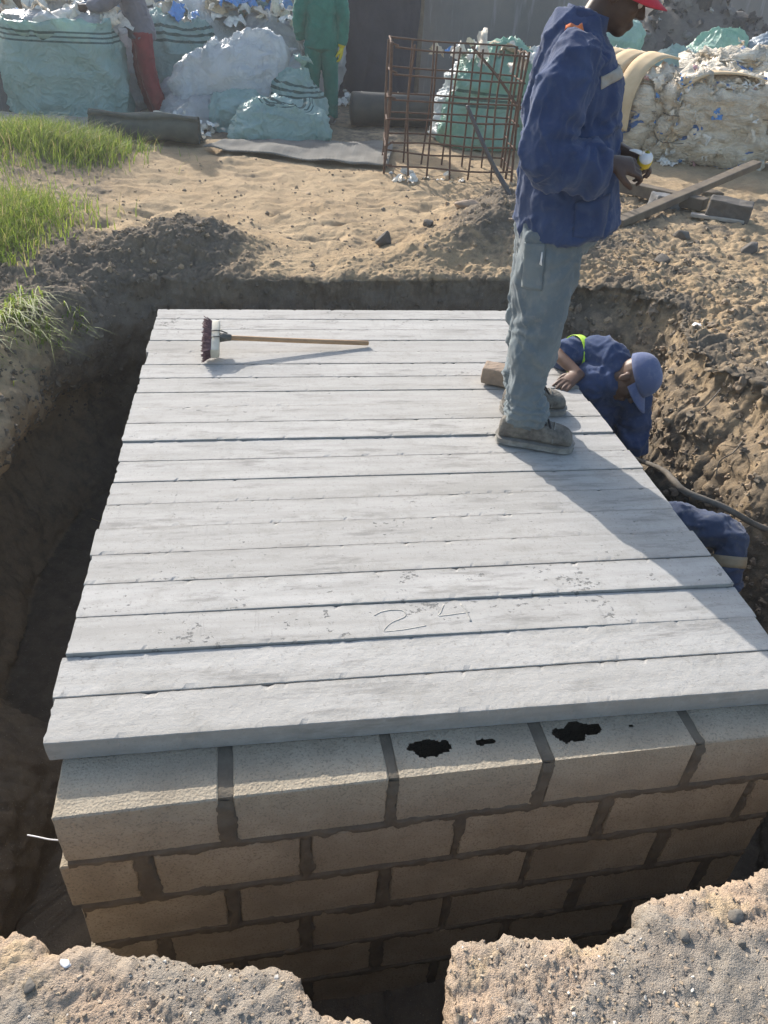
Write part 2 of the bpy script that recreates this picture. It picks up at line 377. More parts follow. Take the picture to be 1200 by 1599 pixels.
def catmull(pts, k):
    P = np.asarray(pts, float)
    if len(P) == 2 or k == 1:
        return np.concatenate([P[i] + (P[i + 1] - P[i]) * np.linspace(0, 1, k, endpoint=False)[:, None] for i in range(len(P) - 1)] + [P[-1:]])
    E = np.concatenate([[2 * P[0] - P[1]], P, [2 * P[-1] - P[-2]]]); out = []
    for i in range(1, len(E) - 2):
        p0, p1, p2, p3 = E[i - 1:i + 3]
        for t in np.linspace(0, 1, k, endpoint=False):
            out.append(.5 * (2 * p1 + (p2 - p0) * t + (2 * p0 - 5 * p1 + 4 * p2 - p3) * t * t + (3 * p1 - p0 - 3 * p2 + p3) * t ** 3))
    out.append(P[-1]); return np.array(out)
def tube(pts, rad, n=14, ref=(0, 0, 1), k=5, cap=True):
    """rad: number list or (a,b) list; a lies along ref"""
    rad = [(r, r) if np.isscalar(r) else tuple(r) for r in rad]
    C = catmull(pts, k); Rr = np.maximum(catmull([(a, b, 0) for a, b in rad], k)[:, :2], 1e-4)
    m = len(C); T = np.gradient(C, axis=0); T /= np.linalg.norm(T, axis=1)[:, None] + 1e-12
    ref = np.asarray(ref, float); V = []
    ang = np.linspace(0, 2 * math.pi, n, endpoint=False)
    for i in range(m):
        a = ref - T[i] * np.dot(ref, T[i])
        if np.linalg.norm(a) < 1e-3:
            a = np.cross(T[i], (1, 0, .3))
        a /= np.linalg.norm(a); b = np.cross(T[i], a)
        V.append(C[i] + np.cos(ang)[:, None] * a * Rr[i, 0] + np.sin(ang)[:, None] * b * Rr[i, 1])
    V = np.concatenate(V); F = []
    for i in range(m - 1):
        for j in range(n):
            F.append((i * n + j, i * n + (j + 1) % n, (i + 1) * n + (j + 1) % n, (i + 1) * n + j))
    if cap:
        h0 = .45 * min(Rr[0]); h1 = .45 * min(Rr[-1]); s = len(V)
        V = np.concatenate([V, [C[0] - T[0] * h0], [C[-1] + T[-1] * h1]])
        for j in range(n):
            F.append((s, (j + 1) % n, j)); F.append((s + 1, (m - 1) * n + j, (m - 1) * n + (j + 1) % n))
    return V, F
def ellipsoid(c, r, M=None, nu=16, nv=10):
    V = [];
    for i in range(1, nv):
        ph = math.pi * i / nv
        for j in range(nu):
            th = 2 * math.pi * j / nu
            V.append((math.sin(ph) * math.cos(th) * r[0], math.sin(ph) * math.sin(th) * r[1], math.cos(ph) * r[2]))
    V = np.array(V + [(0, 0, r[2]), (0, 0, -r[2])])
    if M is not None: V = V @ np.asarray(M).T
    V = V + np.asarray(c); F = []
    for i in range(nv - 2):
        for j in range(nu):
            F.append((i * nu + j, (i + 1) * nu + j, (i + 1) * nu + (j + 1) % nu, i * nu + (j + 1) % nu))
    t = (nv - 1) * nu
    for j in range(nu):
        F.append((t, j, (j + 1) % nu)); F.append((t + 1, (nv - 2) * nu + (j + 1) % nu, (nv - 2) * nu + j))
    return V, F
def boxraw(c, s, M=None):
    h = np.array(s) / 2
    V = np.array([(x, y, z) for x in (-h[0], h[0]) for y in (-h[1], h[1]) for z in (-h[2], h[2])])
    if M is not None: V = V @ np.asarray(M).T
    V = V + np.asarray(c)
    return V, [(0, 1, 3, 2), (4, 6, 7, 5), (0, 4, 5, 1), (2, 3, 7, 6), (0, 2, 6, 4), (1, 5, 7, 3)]
def fuse(name, items, voxel=.008, smooth=6, fac=.5):
    V, F = join_raw(items)
    o = bpy.data.objects.new('t', mesh('t', V, F)); COL.objects.link(o)
    m = o.modifiers.new('r', 'REMESH'); m.mode = 'VOXEL'; m.voxel_size = voxel
    s = o.modifiers.new('s', 'SMOOTH'); s.iterations = smooth; s.factor = fac
    dg = bpy.context.evaluated_depsgraph_get()
    me = bpy.data.meshes.new_from_object(o.evaluated_get(dg)); me.name = name
    old = o.data; bpy.data.objects.remove(o); bpy.data.meshes.remove(old)
    return me
def displace(me, fn):
    P = get_co(me); N = get_no(me); set_co(me, P + N * fn(P)[:, None])
def folds(me, amp=.008, fr=9, seed=0, sq=(1, 1, 1.6)):
    def fn(P):
        q = P * np.array(sq) * fr + seed
        w1 = q + np.stack([pnoise(q * .6 + 5), pnoise(q * .6 + 9), pnoise(q * .6 + 13)], 1) * .9
        return amp * (1.3 * np.maximum(ridged(w1 * .55), 0) ** 3 + .8 * np.maximum(ridged(w1 * 1.05 + 4), 0) ** 4 + .5 * pnoise(q * .4) + .8 * crease(q, .4, seed + 1, 2) - .3)
    displace(me, fn)
def crease(P, fr, seed, n=4):
    r = np.random.default_rng(int(abs(seed))); out = 0
    for i in range(n):
        d = r.normal(size=3); d /= np.linalg.norm(d); t = (P @ d) * fr * r.uniform(.6, 1.5) + r.uniform(0, 9) + .7 * pnoise(P * fr * .35 + i * 5 + seed)
        out = out + np.abs(2 * (t - np.floor(t)) - 1)
    return out / n - .5
def rotz(a): c, s = math.cos(a), math.sin(a); return np.array([[c, -s, 0], [s, c, 0], [0, 0, 1.]])
def bevbox(name, size, bev=.006, seg=2, noise=0.0, sub=0, seed=0, freq=8):
    bm = bmesh.new(); bmesh.ops.create_cube(bm, size=1)
    bmesh.ops.scale(bm, vec=size, verts=bm.verts)
    if bev: bmesh.ops.bevel(bm, geom=bm.edges[:], offset=bev, segments=seg, affect='EDGES', profile=.6)
    if sub: bmesh.ops.subdivide_edges(bm, edges=bm.edges[:], cuts=sub, use_grid_fill=True)
    me = bpy.data.meshes.new(name); bm.to_mesh(me); bm.free()
    if noise: displace(me, lambda P: noise * (pnoise(P * freq + seed) + .5 * pnoise(P * freq * 3 + seed)))
    return me
def rock_mesh(name, r, seed, sub=3, amp=.3, flat=1.0):
    bm = bmesh.new(); bmesh.ops.create_icosphere(bm, subdivisions=sub, radius=1.0)
    me = bpy.data.meshes.new(name); bm.to_mesh(me); bm.free()
    P = get_co(me); d = 1 + amp * pnoise(P * 1.3 + seed) + amp * .5 * ridged(P * 2.1 + seed) + amp * .25 * pnoise(P * 5 + seed)
    # facet a little
    P = P * d[:, None]
    for k in range(9):
        nrm = np.random.default_rng(seed * 10 + k).normal(size=3); nrm /= np.linalg.norm(nrm)
        h = P @ nrm; ov = np.maximum(h - .68, 0); P = P - ov[:, None] * nrm * .95
    set_co(me, P * np.array([r[0], r[1], r[2] * flat]) if np.ndim(r) else P * r * np.array([1, 1, flat])); return me

# ------------------------------------------------------------------ the ground with its pit (one continuous sheet)
PC = np.array([1.05, 1.4])
OUT = np.array([(-.85,-.36),(-.4,-.41),(.02,-.468),(.05,-.470),(.085,-.481),(.115,-.505),(.142,-.513),(.18,-.507),(.215,-.509),(.25,-.524),(.282,-.535),(.34,-.545),(.397,-.557),(.424,-.576),(.47,-.578),(.513,-.586),
    (.57,-.598),(.615,-.608),(.638,-.649),(.661,-.69),(.70,-.70),(.734,-.712),(.781,-.735),(.83,-.80),(.895,-.80),(.917,-.744),(.925,-.664),(.950,-.60),(.972,-.588),(1.08,-.595),(1.2,-.605),(1.233,-.631),(1.30,-.615),
    (1.363,-.598),(1.384,-.556),(1.42,-.543),(1.466,-.539),(1.549,-.53),(1.60,-.528),(1.66,-.53),(1.70,-.511),(1.721,-.508),(2.2,-.42),(2.85,-.25),
    (3.02,.3),(3.06,.8),(3.0,1.15),(2.98,1.4),(3.02,1.8),(2.92,2.15),(2.98,2.5),(3.12,2.85),(3.0,3.2),(2.7,3.42),
    (2.3,3.50),(1.8,3.49),(1.3,3.47),(.8,3.45),(.3,3.42),(0,3.42),(-.25,3.34),(-.42,3.2),(-.54,3.0),(-.64,2.85),(-.72,2.55),(-.76,2.2),(-.74,1.6),(-.78,1.0),(-.82,.4)])
def dens(P, sp):
    out = []
    for i in range(len(P)):
        a, b = P[i], P[(i + 1) % len(P)]; L = np.linalg.norm(b - a); m = (a + b) / 2
        s = sp(m); n = max(1, int(round(L / s)))
        out.append(a + (b - a) * np.linspace(0, 1, n, endpoint=False)[:, None])
    return np.concatenate(out)
def spacing(m):
    if m[1] < -.3: return .0055 if -.1 < m[0] < 1.9 else .02
    if m[0] > 2.6: return .0095
    if m[1] > 3.1: return .0068
    return .013
BR = dens(OUT, spacing)
th = np.unwrap(np.arctan2(BR[:, 1] - PC[1], BR[:, 0] - PC[0])); th = np.maximum.accumulate(th + np.arange(len(th)) * 1e-9)
rr = np.hypot(BR[:, 0] - PC[0], BR[:, 1] - PC[1])
# ragged lip
rad2 = np.stack([np.cos(th), np.sin(th)], 1)
q3 = np.concatenate([BR, np.zeros((len(BR), 1))], 1)
isf = (BR[:, 1] < -.3)
lip = np.where(isf, .007 * pnoise(q3 * 20) + .004 * pnoise(q3 * 60) + .003 * ridged(q3 * 90), .05 * pnoise(q3 * 4.2) + .03 * ridged(q3 * 10) + .012 * pnoise(q3 * 32))
BR = PC + rad2 * (rr + lip)[:, None]
NC = len(BR)
def gauss(x, y, cx, cy, sx, sy, a=0):
    c, s = math.cos(a), math.sin(a); dx = x - cx; dy = y - cy
    u = (c * dx + s * dy) / sx; v = (-s * dx + c * dy) / sy
    return np.exp(-.5 * (u * u + v * v))
FOOT = [(1.05, 4.32, .13, .07, .2), (1.28, 4.72, .08, .05, .6), (.75, 5.0, .10, .05, 1.1), (1.55, 5.3, .09, .05, .3), (1.9, 5.9, .1, .06, .2),
        (-.2, 4.9, .12, .07, .9), (-.5, 4.5, .13, .08, .5), (1.6, 4.2, .08, .05, 2.), (2.0, 5.2, .1, .07, .7), (2.25, 5.85, .13, .09, .4)]
def ground_h(x, y):
    z = .05 * sstep(-.3, .5, y) * (1 - sstep(8, 12, y) * .8)
    z = z + .16 * gauss(x, y, -1.5, 6.7, .75, .7) + .10 * gauss(x, y, -1.25, 4.3, .4, .6)
    z = z + .20 * gauss(x, y, .16, 4.02, .23, .2) + .13 * gauss(x, y, -.16, 3.78, .2, .16) + .07 * gauss(x, y, -.55, 3.6, .25, .2)
    z = z + .24 * gauss(x, y, 2.42, 4.40, .30, .34, .5) + .13 * gauss(x, y, 2.0, 4.08, .28, .16, .3) + .17 * gauss(x, y, 2.72, 5.1, .28, .35) + .05 * gauss(x, y, 1.6, 3.85, .3, .12)
    z = z + .07 * gauss(x, y, 3.5, 3.2, .35, .5) + .06 * gauss(x, y, 3.3, 1.5, .3, .4)
    for cx, cy, sx, sy, a in FOOT:
        g = gauss(x, y, cx, cy, sx, sy, a); z = z - .06 * g + .03 * gauss(x, y, cx + .06, cy - .07, sx * 1.2, sy * 1.3, a)
    return z
s_out = [0.0]
while s_out[-1] < 90:
    s = s_out[-1]
    s_out.append(s + (.0075 if s < .42 else .012 if s < 1.2 else .02 if s < 2.6 else .034 if s < 5.5 else .07 if s < 8 else .07 + (s - 8) * .35))
s_out = np.array(s_out)
d_in = np.concatenate([np.linspace(.012, 1.30, 92)])
fl = np.linspace(.97, .02, 18)
bx, by = BR[:, 0], BR[:, 1]
wR = sstep(2.3, 2.75, bx); wL = sstep(-.15, -.5, bx) * sstep(-.45, .0, by); wF = sstep(-.25, -.4, by); wB = np.clip(1 - wR - wL - wF, 0, 1)
zb = ground_h(bx, by)
rows = []
lipf = lip * ~isf * .75
Sx = bx[None] + rad2[None, :, 0] * s_out[:, None]; Sy = by[None] + rad2[None, :, 1] * s_out[:, None]
Sz = ground_h(Sx.ravel(), Sy.ravel()).reshape(Sx.shape) - .022 * np.exp(-s_out / .02)[:, None]
outer = np.stack([Sx, Sy, Sz], -1)[::-1]
D = d_in[:, None]
lobe = pnoise(np.stack([bx * 1.7, by * 1.7, np.zeros(NC)], 1))
off = (wR * (.02 - .30 * sstep(.0, 1.25, d_in)[:, None] - .10 * sstep(.05, .25, d_in)[:, None] + .16 * lobe[None] * sstep(.1, .5, d_in)[:, None])
       + wL * (-.60 * sstep(.35, 1.05, d_in)[:, None] * sstep(1.5, .5, by)[None] - .16 * np.sin(np.clip(d_in / .55, 0, 1) * math.pi)[:, None] + .26 * sstep(.50, .68, d_in)[:, None] - .3 * sstep(.8, 1.3, d_in)[:, None])
       + wF * (.045 * sstep(.03, .10, d_in)[:, None] + .05 * sstep(.1, 1.2, d_in)[:, None])
       + wB * (-.05 * sstep(.0, .3, d_in)[:, None])
       - lipf[None] * sstep(.01, .16, d_in)[:, None])
Wx = bx[None] + rad2[None, :, 0] * off; Wy = by[None] + rad2[None, :, 1] * off; Wz = zb[None] - .022 - D + 0 * off
wall = np.stack([Wx, Wy, Wz], -1)
base = wall[-1]
Fx = PC[0] + (base[:, 0] - PC[0])[None] * fl[:, None]; Fy = PC[1] + (base[:, 1] - PC[1])[None] * fl[:, None]
floor = np.stack([Fx, Fy, base[None, :, 2] + 0 * Fx - .03 * (1 - fl)[:, None]], -1)
T = np.concatenate([outer, wall, floor]); NR = len(T)
kind = np.concatenate([np.zeros(len(outer)), np.ones(len(wall)), np.full(len(floor), 2)])[:, None] + np.zeros((1, NC))
sdist = np.concatenate([s_out[::-1], -d_in, np.full(len(floor), -2)])[:, None] + np.zeros((1, NC))
du = np.roll(T, -1, 1) - np.roll(T, 1, 1); dv = np.gradient(T, axis=0)
Nn = np.cross(du.reshape(-1, 3), dv.reshape(-1, 3)); Nn /= np.linalg.norm(Nn, axis=1)[:, None] + 1e-12
P = T.reshape(-1, 3); kd = kind.ravel(); sdv = sdist.ravel()
Nn *= np.where(((kd == 0) & (Nn[:, 2] < 0))[:, None], -1, 1)
inw = np.stack([PC[0] - P[:, 0], PC[1] - P[:, 1]], 1); sg = np.sign((Nn[:, :2] * inw).sum(1)); Nn *= np.where(kd == 1, np.where(sg == 0, 1, sg), 1)[:, None]
x, y = P[:, 0], P[:, 1]
foreg = sstep(-.15, -.42, y); right = sstep(2.4, 3.0, x) * sstep(7.5, 5.5, y) * (1 - foreg); left = sstep(-.3, -.7, x) * (1 - foreg)
sandz = np.clip(1 - foreg - right - left, 0, 1)
heapm = np.clip(gauss(x, y, .12, 3.95, .34, .3) + gauss(x, y, -.3, 3.7, .35, .25) + gauss(x, y, 2.35, 4.3, .5, .38, .4) + gauss(x, y, 2.75, 5.1, .35, .45), 0, 1)
nearlip = np.exp(-np.maximum(sdv, 0) / .16)
n3 = pnoise(P * 3); n8 = pnoise(P * 8); n8r = ridged(P * 8 + 4); n22 = ridged(P * 21); n22p = pnoise(P * 24 + 8); n60 = pnoise(P * 58); n110 = pnoise(P * 115)
top = kd == 0; wl_ = kd == 1
disp = np.zeros(len(P))
clod = np.clip(right + left * .6 + heapm + .7 * nearlip * (1 - foreg), 0, 1.3)
disp += top * (1 - foreg) * ((.016 + .016 * sandz) * n3 + (.010 + .020 * clod) * n8 * np.clip(sandz + clod, 0, 1) + .018 * clod * (2 * np.abs(pnoise(P * 15 + 3)) - .5) + .010 * clod * (2 * np.abs(pnoise(P * 36 + 3)) - .5) + .004 * clod * n110 + sandz * (.026 * (ridged(P * np.array([3.2, 5.0, 1]) + 11) - .3) * sstep(-.2, .5, pnoise(P * 1.1 + 30)) + .008 * (2 * np.abs(pnoise(P * 9 + 2)) - .4) + .005 * n22p + .005 * n60))
crust = sstep(-.1, .25, pnoise(P * 3.2 + 40))
disp += top * foreg * (.006 * n3 + .006 * n8 + .006 * n22p + (.0075 * (2 * np.abs(n60) - .3) + .0055 * n110) * (1 - .55 * crust) + .005 * crust + .006 * (2 * np.abs(pnoise(P * 16 + 9)) - .4))
clamp = np.clip(-sdv / .12, 0, 1)
bil = lambda f_, o_=0: 2 * np.abs(pnoise(P * f_ + o_)) - .5
b6 = bil(6.5); b15 = bil(15, 3); b38 = bil(38, 6)
disp += wl_ * (1 - foreg) * ((.012 + .05 * clamp) * n3 + (.006 + .022 * clamp) * n8 + right * .016 * b6 * np.clip(.3 + clamp, 0, 1) + (.008 + .006 * left) * b15 + .008 * n22p + .006 * b38 + .006 * n60 + .004 * n110)
disp += wl_ * foreg * (.008 * clamp * n8 + .007 * n22 + .005 * n60 + .003 * n110)
disp += (kd == 2) * (.03 * n3 + .03 * n8 + .01 * n22)
P = P + Nn * disp[:, None]
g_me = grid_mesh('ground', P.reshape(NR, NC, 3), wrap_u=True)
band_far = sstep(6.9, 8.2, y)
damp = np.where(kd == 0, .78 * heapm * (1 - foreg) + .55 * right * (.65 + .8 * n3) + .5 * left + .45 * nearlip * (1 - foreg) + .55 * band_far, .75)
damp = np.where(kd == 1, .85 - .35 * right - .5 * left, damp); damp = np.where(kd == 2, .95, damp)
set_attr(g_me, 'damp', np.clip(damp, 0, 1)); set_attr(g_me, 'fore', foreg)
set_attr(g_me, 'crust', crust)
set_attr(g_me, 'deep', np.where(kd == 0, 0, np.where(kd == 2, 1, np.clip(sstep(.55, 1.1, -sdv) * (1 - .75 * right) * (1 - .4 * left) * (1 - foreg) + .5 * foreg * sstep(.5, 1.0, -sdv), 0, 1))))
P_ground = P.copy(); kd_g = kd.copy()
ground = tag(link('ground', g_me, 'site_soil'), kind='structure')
_q = np.empty(len(g_me.loops), np.int32); g_me.loops.foreach_get('vertex_index', _q)
_P32 = get_co(g_me)
BV = BVHTree.FromPolygons(_P32.tolist(), _q.reshape(-1, 4).tolist())
def drop(x, y, z0=3.0):
    h = BV.ray_cast(Vector((x, y, z0)), Vector((0, 0, -1)))
    return (h[0].z, np.array(h[1])) if h[0] is not None else (0.0, np.array((0, 0, 1.)))
def gzat(x, y): return drop(x, y)[0]

# ------------------------------------------------------------------ concrete planks of the deck
SLABW, PITCH, NPL, THK = 2.165, 0.152, 20, 0.068
ORD = ['front-most', 'second', 'third', 'fourth', 'fifth', 'sixth', 'seventh', 'eighth', 'ninth', 'tenth', 'eleventh', 'twelfth', 'thirteenth',
       'fourteenth', 'fifteenth', 'sixteenth', 'seventeenth', 'eighteenth', 'nineteenth', 'rearmost']
EXTRA = {0: 'with its shaded front face showing', 1: 'set low', 2: 'scratched with a faint number', 3: 'pocked with small voids', 11: 'with boots standing on it',
         16: 'below the broom handle', 19: 'against the far pit wall'}
def plank_mesh(i):
    r = np.random.default_rng(100 + i); wd = PITCH - r.uniform(.0012, .0030); L = SLABW
    NL = 220
    xs = np.linspace(0, L, NL); b = .0016
    # cross-section, counter-clockwise seen from the left end
    top = np.linspace(-wd / 2 + b, wd / 2 - b, 9)
    sec = [(yy, 0.0) for yy in top] + [(wd / 2 - .0008, -.0008), (wd / 2, -b), (wd / 2, -THK * .5), (wd / 2, -THK + b), (wd / 2 - b, -THK),
           (0, -THK), (-wd / 2 + b, -THK), (-wd / 2, -THK + b), (-wd / 2, -THK * .5), (-wd / 2, -b), (-wd / 2 + .0008, -.0008)]
    sec = np.array(sec); ns = len(sec)
    P = np.zeros((NL, ns, 3)); P[:, :, 0] = xs[:, None]; P[:, :, 1] = sec[None, :, 0]; P[:, :, 2] = sec[None, :, 1]
    q = P.reshape(-1, 3); q2 = q + 31.7 * i
    edge = np.tile(np.abs(np.abs(sec[:, 0]) - wd / 2) < .004, NL)
    chip = np.clip(pnoise(q2 * np.array([34, 8, 8])) + .35 * pnoise(q2 * np.array([90, 8, 8])) - .36, 0, 1)
    sgn = np.sign(q[:, 1])
    q[:, 1] -= sgn * edge * (.0009 * pnoise(q2 * np.array([40, 3, 20])) + .007 * chip + .0003)
    q[:, 2] -= edge * (q[:, 2] > -.02) * .009 * chip
    q[:, 2] += (q[:, 2] > -.02) * (.0005 * pnoise(q2 * np.array([3, 10, 1])) + .0006 * pnoise(q2 * np.array([30, 60, 30])) * (1.6 if i < 2 else .6))
    # ragged ends
    endl = np.repeat(np.arange(NL) < 1, ns); endr = np.repeat(np.arange(NL) >= NL - 1, ns)
    jag = .006 * pnoise(q2 * np.array([1, 45, 45]))
    q[:, 0] += endl * (jag + .004) - endr * (np.abs(jag) + .002)
    V = q.tolist(); F = []
    for a in range(NL - 1):
        for c in range(ns):
            F.append((a * ns + c, (a + 1) * ns + c, (a + 1) * ns + (c + 1) % ns, a * ns + (c + 1) % ns))
    F.append(tuple(range(ns))); F.append(tuple(reversed([(NL - 1) * ns + c for c in range(ns)])))
    me = mesh('concrete_plank', V, F)
    worn = {2: 1.0, 3: 1.0, 4: .8, 11: .7, 12: .5, 15: .6, 16: .6, 17: .7, 18: .9, 19: .8, 13: .45, 0: .05, 1: .05, 9: .2, 8: .25}.get(i, .6)
    set_attr(me, 'worn', np.full(len(V), worn)); return me
ZO = {0: .0, 1: .0, 2: .011, 3: .010, 4: .0085, 5: .006, 6: .003, 10: .006, 11: .004}
planks = []
for i in range(NPL):
    r = np.random.default_rng(500 + i)
    o = link('concrete_plank', plank_mesh(i), 'plank_concrete', smooth=False)
    zz = ZO.get(i, r.uniform(-.0012, .0015)); tilt = {2: .0055, 1: 0, 0: 0}.get(i, r.uniform(-.0006, .0006))
    o.location = (r.uniform(-.007, .007) - (.006 if i in (1,) else 0), PITCH * (i + .5) + r.uniform(-.0015, .0015), zz)
    o.rotation_euler = (r.uniform(-.006, .001), tilt, r.uniform(-.0012, .0012))
    lab = f'{ORD[i]} pale concrete plank' + ('' if i in (0, 19) else ' from the front') + ' of the deck' + (' ' + EXTRA[i] if i in EXTRA else '')
    tag(o, lab, 'concrete plank', 'concrete planks laid side by side as a deck'); planks.append(o)
def scratch(pts, wdt, par):
    v, f = tube([(a, b, .0004) for a, b in pts], [(.0009, wdt)] * len(pts), 6, (0, 0, 1), 4); return v, f
it = [scratch([(.905, .02), (.93, .036), (.97, .042), (1.0, .034), (1.0, .008), (.955, -.015), (.925, -.05), (.95, -.052), (1.0, -.047), (1.06, -.036)], .0028, None)]
o = link('scratched_numeral', mesh('scratched_numeral', *join_raw(it)), 'scratch_grey', planks[2])
it = [scratch([(1.135, .055), (1.118, .02), (1.11, .004), (1.16, .008), (1.21, .014)], .0028, None), scratch([(1.19, .055), (1.2, .02), (1.205, -.03)], .0038, None)]
o = link('scratched_numeral', mesh('scratched_numeral', *join_raw(it)), 'scratch_grey', planks[2])

# ------------------------------------------------------------------ block walls under the deck
wallroot = tag(empty('block_wall', (.047, -.17, -1.30), math.atan(.033)), 'cement block chamber wall with dark mortar under the concrete deck', 'wall')
ZT = -.070 + 1.30          # top of the wall in the wall's own frame
BH, BP, BD = .190, .215, .19
def block_mesh(L, seed, holes=None, H=BH):
    me = bpy.data.meshes.new('block'); bm = bmesh.new()
    nx = max(6, int(L / .022)); ny, nz = 8, 8
    bmesh.ops.create_cube(bm, size=1)
    bmesh.ops.scale(bm, vec=(L, BD, H), verts=bm.verts)
    bmesh.ops.bevel(bm, geom=bm.edges[:], offset=.004, segments=1, affect='EDGES')
    bmesh.ops.subdivide_edges(bm, edges=bm.edges[:], cuts=5, use_grid_fill=True)
    bm.to_mesh(me); bm.free()
    displace(me, lambda P: .0022 * pnoise(P * 16 + seed * 3.1) + .0012 * pnoise(P * 50 + seed))
    return me
def block_with_holes(L, seed, holes):
    """box whose top is a fine sheet with broken-through cores"""
    n, m = 100, 48; xs = np.linspace(-L / 2, L / 2, n); ys = np.linspace(-BD / 2, BD / 2, m)
    X, Y = np.meshgrid(xs, ys); Pq = np.stack([X, Y, 0 * X], -1).reshape(-1, 3)
    hm = np.zeros(n * m, bool)
    for hx, hy, rx, ry in holes:
        d = ((Pq[:, 0] - hx) / rx) ** 2 + ((Pq[:, 1] - hy) / ry) ** 2
        hm |= d < 1 + .9 * pnoise(Pq * 30 + seed) + .4 * pnoise(Pq * 80 + seed)
    V = []; F = []; z = BH / 2
    V += [(a, b, z + .001 * c) for (a, b, _), c in zip(Pq, pnoise(Pq * 60 + seed))]
    for j in range(m - 1):
        for i in range(n - 1):
            q = (j * n + i, j * n + i + 1, (j + 1) * n + i + 1, (j + 1) * n + i)
            if not hm[list(q)].any(): F.append(q)
    o = len(V); V += [(s * L / 2, t * BD / 2, zz) for zz in (z, -z) for s, t in ((-1, -1), (1, -1), (1, 1), (-1, 1))]
    for k in range(4): F.append((o + k, o + 4 + k, o + 4 + (k + 1) % 4, o + (k + 1) % 4))
    F.append((o + 4, o + 7, o + 6, o + 5))
    return mesh('block', V, F)
FRONT = [
    [(0.0, .396), (.435, .835), (.864, 1.259), (1.298, 1.716), (1.748, 2.10)],
    [(-.02, .165), (.215, .602), (.634, 1.046), (1.066, 1.482), (1.524, 1.965), (1.99, 2.10)],
    [(0.0, .388), (.426, .832), (.872, 1.293), (1.312, 1.728), (1.772, 2.10)],
    [(-.01, .175), (.215, .598), (.638, 1.052), (1.076, 1.49), (1.53, 1.95), (1.985, 2.10)],
    [(0.0, .39), (.43, .83), (.87, 1.28), (1.31, 1.72), (1.76, 2.10)],
    [(-.01, .18), (.22, .6), (.64, 1.05), (1.08, 1.49), (1.53, 1.95), (1.985, 2.10)]]
cnt = 0; JX = []
for c, rowb in enumerate(FRONT):
    z = ZT - BH / 2 - c * BP
    for k, (a, b) in enumerate(rowb):
        L = b - a; cnt += 1
        if c == 0 and k == 2: me = block_with_holes(L, 5, [(-.10, -.012, .058, .024), (.062, -.010, .024, .008)])
        elif c == 0 and k == 3: me = block_with_holes(L, 9, [(-.135, -.014, .048, .026), (-.10, -.002, .05, .022), (.05, -.01, .006, .004)])
        else: me = block_mesh(L, cnt)
        o = link('block', me, 'cement_block', wallroot, smooth=False)
        o.location = ((a + b) / 2, BD / 2, z); o.rotation_euler = (random.uniform(-.006, .006), random.uniform(-.004, .004), random.uniform(-.006, .006))
# mortar sheet: proud in the joints, set back behind the block faces
gx = np.arange(.006, 2.10, .0062); gzv = np.arange(-.02, ZT - .004, .0062)
GX, GZ = np.meshgrid(gx, gzv); fl_ = np.stack([GX, 0 * GX, GZ], -1).reshape(-1, 3)
inb = np.full(len(fl_), -9.0)
wob = .014 * pnoise(fl_ * 11) + .009 * pnoise(fl_ * 34)
for c, rowb in enumerate(FRONT):
    zc = ZT - BH / 2 - c * BP
    for a, b in rowb:
        dx = (b - a) / 2 - np.abs(fl_[:, 0] - (a + b) / 2); dz = BH / 2 - np.abs(fl_[:, 2] - zc)
        inb = np.maximum(inb, np.minimum(dx, dz))
mm = sstep(.004, -.003, inb + wob - .001)
top_lim = sstep(ZT - .005, ZT - .05, fl_[:, 2])
Pm = fl_.copy(); Pm[:, 1] = .012 - .0175 * mm * (.55 + .45 * top_lim) - .004 * mm * pnoise(fl_ * 22) - .002 * mm * pnoise(fl_ * 60)
m_me = grid_mesh('mortar', Pm.reshape(len(gzv), len(gx), 3))
link('mortar', m_me, 'damp_mortar', wallroot)
core = boxraw((1.05, .11, (ZT - .2) / 2), (2.08, .14, ZT - .2))
link('mortar_core', mesh('mortar_core', *core), 'damp_mortar', wallroot, smooth=False)
for (a, b), (c_, d_) in zip(FRONT[0][:-1], FRONT[0][1:]):
    me = bevbox('mortar_joint', (c_ - b + .006, .17, .03), .008, 2, .004, 4, cnt, 40)
    o = link('mortar_joint', me, 'damp_mortar', wallroot); o.location = ((b + c_) / 2, .09, ZT - .017)
# side and rear walls, same blocks
bl_full = block_mesh(.39, 77); bl_full.materials.append(MATS['cement_block'])
def run(x0, y0, ang, n, par):
    for c in range(6):
        for k in range(n):
            o = bpy.data.objects.new('block', bl_full); COL.objects.link(o); o.parent = par
            dd = k * .412 + .2 + (.2 if c % 2 else 0)
            o.location = (x0 + math.cos(ang) * dd, y0 + math.sin(ang) * dd, ZT - BH / 2 - c * BP)
            o.rotation_euler = (0, 0, ang + random.uniform(-.005, .005))
run(.105, .20, math.pi / 2 - .033, 6, wallroot); run(1.99, .20, math.pi / 2 - .033, 6, wallroot); run(.25, 2.98, -.033, 4, wallroot)
for cx, cy, sx, sy in ((.105, 1.6, .16, 2.75), (1.99, 1.6, .16, 2.75), (1.05, 2.98, 2.0, .16)):
    V, F = boxraw((0, 0, 0), (sx, sy, ZT - .01)); o = link('mortar_core', mesh('mortar_core', V, F), 'damp_mortar', wallroot, smooth=False)
    o.location = (cx + .033 * (cy - .2) * (sx < 1), cy, ZT / 2 - .008); o.rotation_euler = (0, 0, -.033)

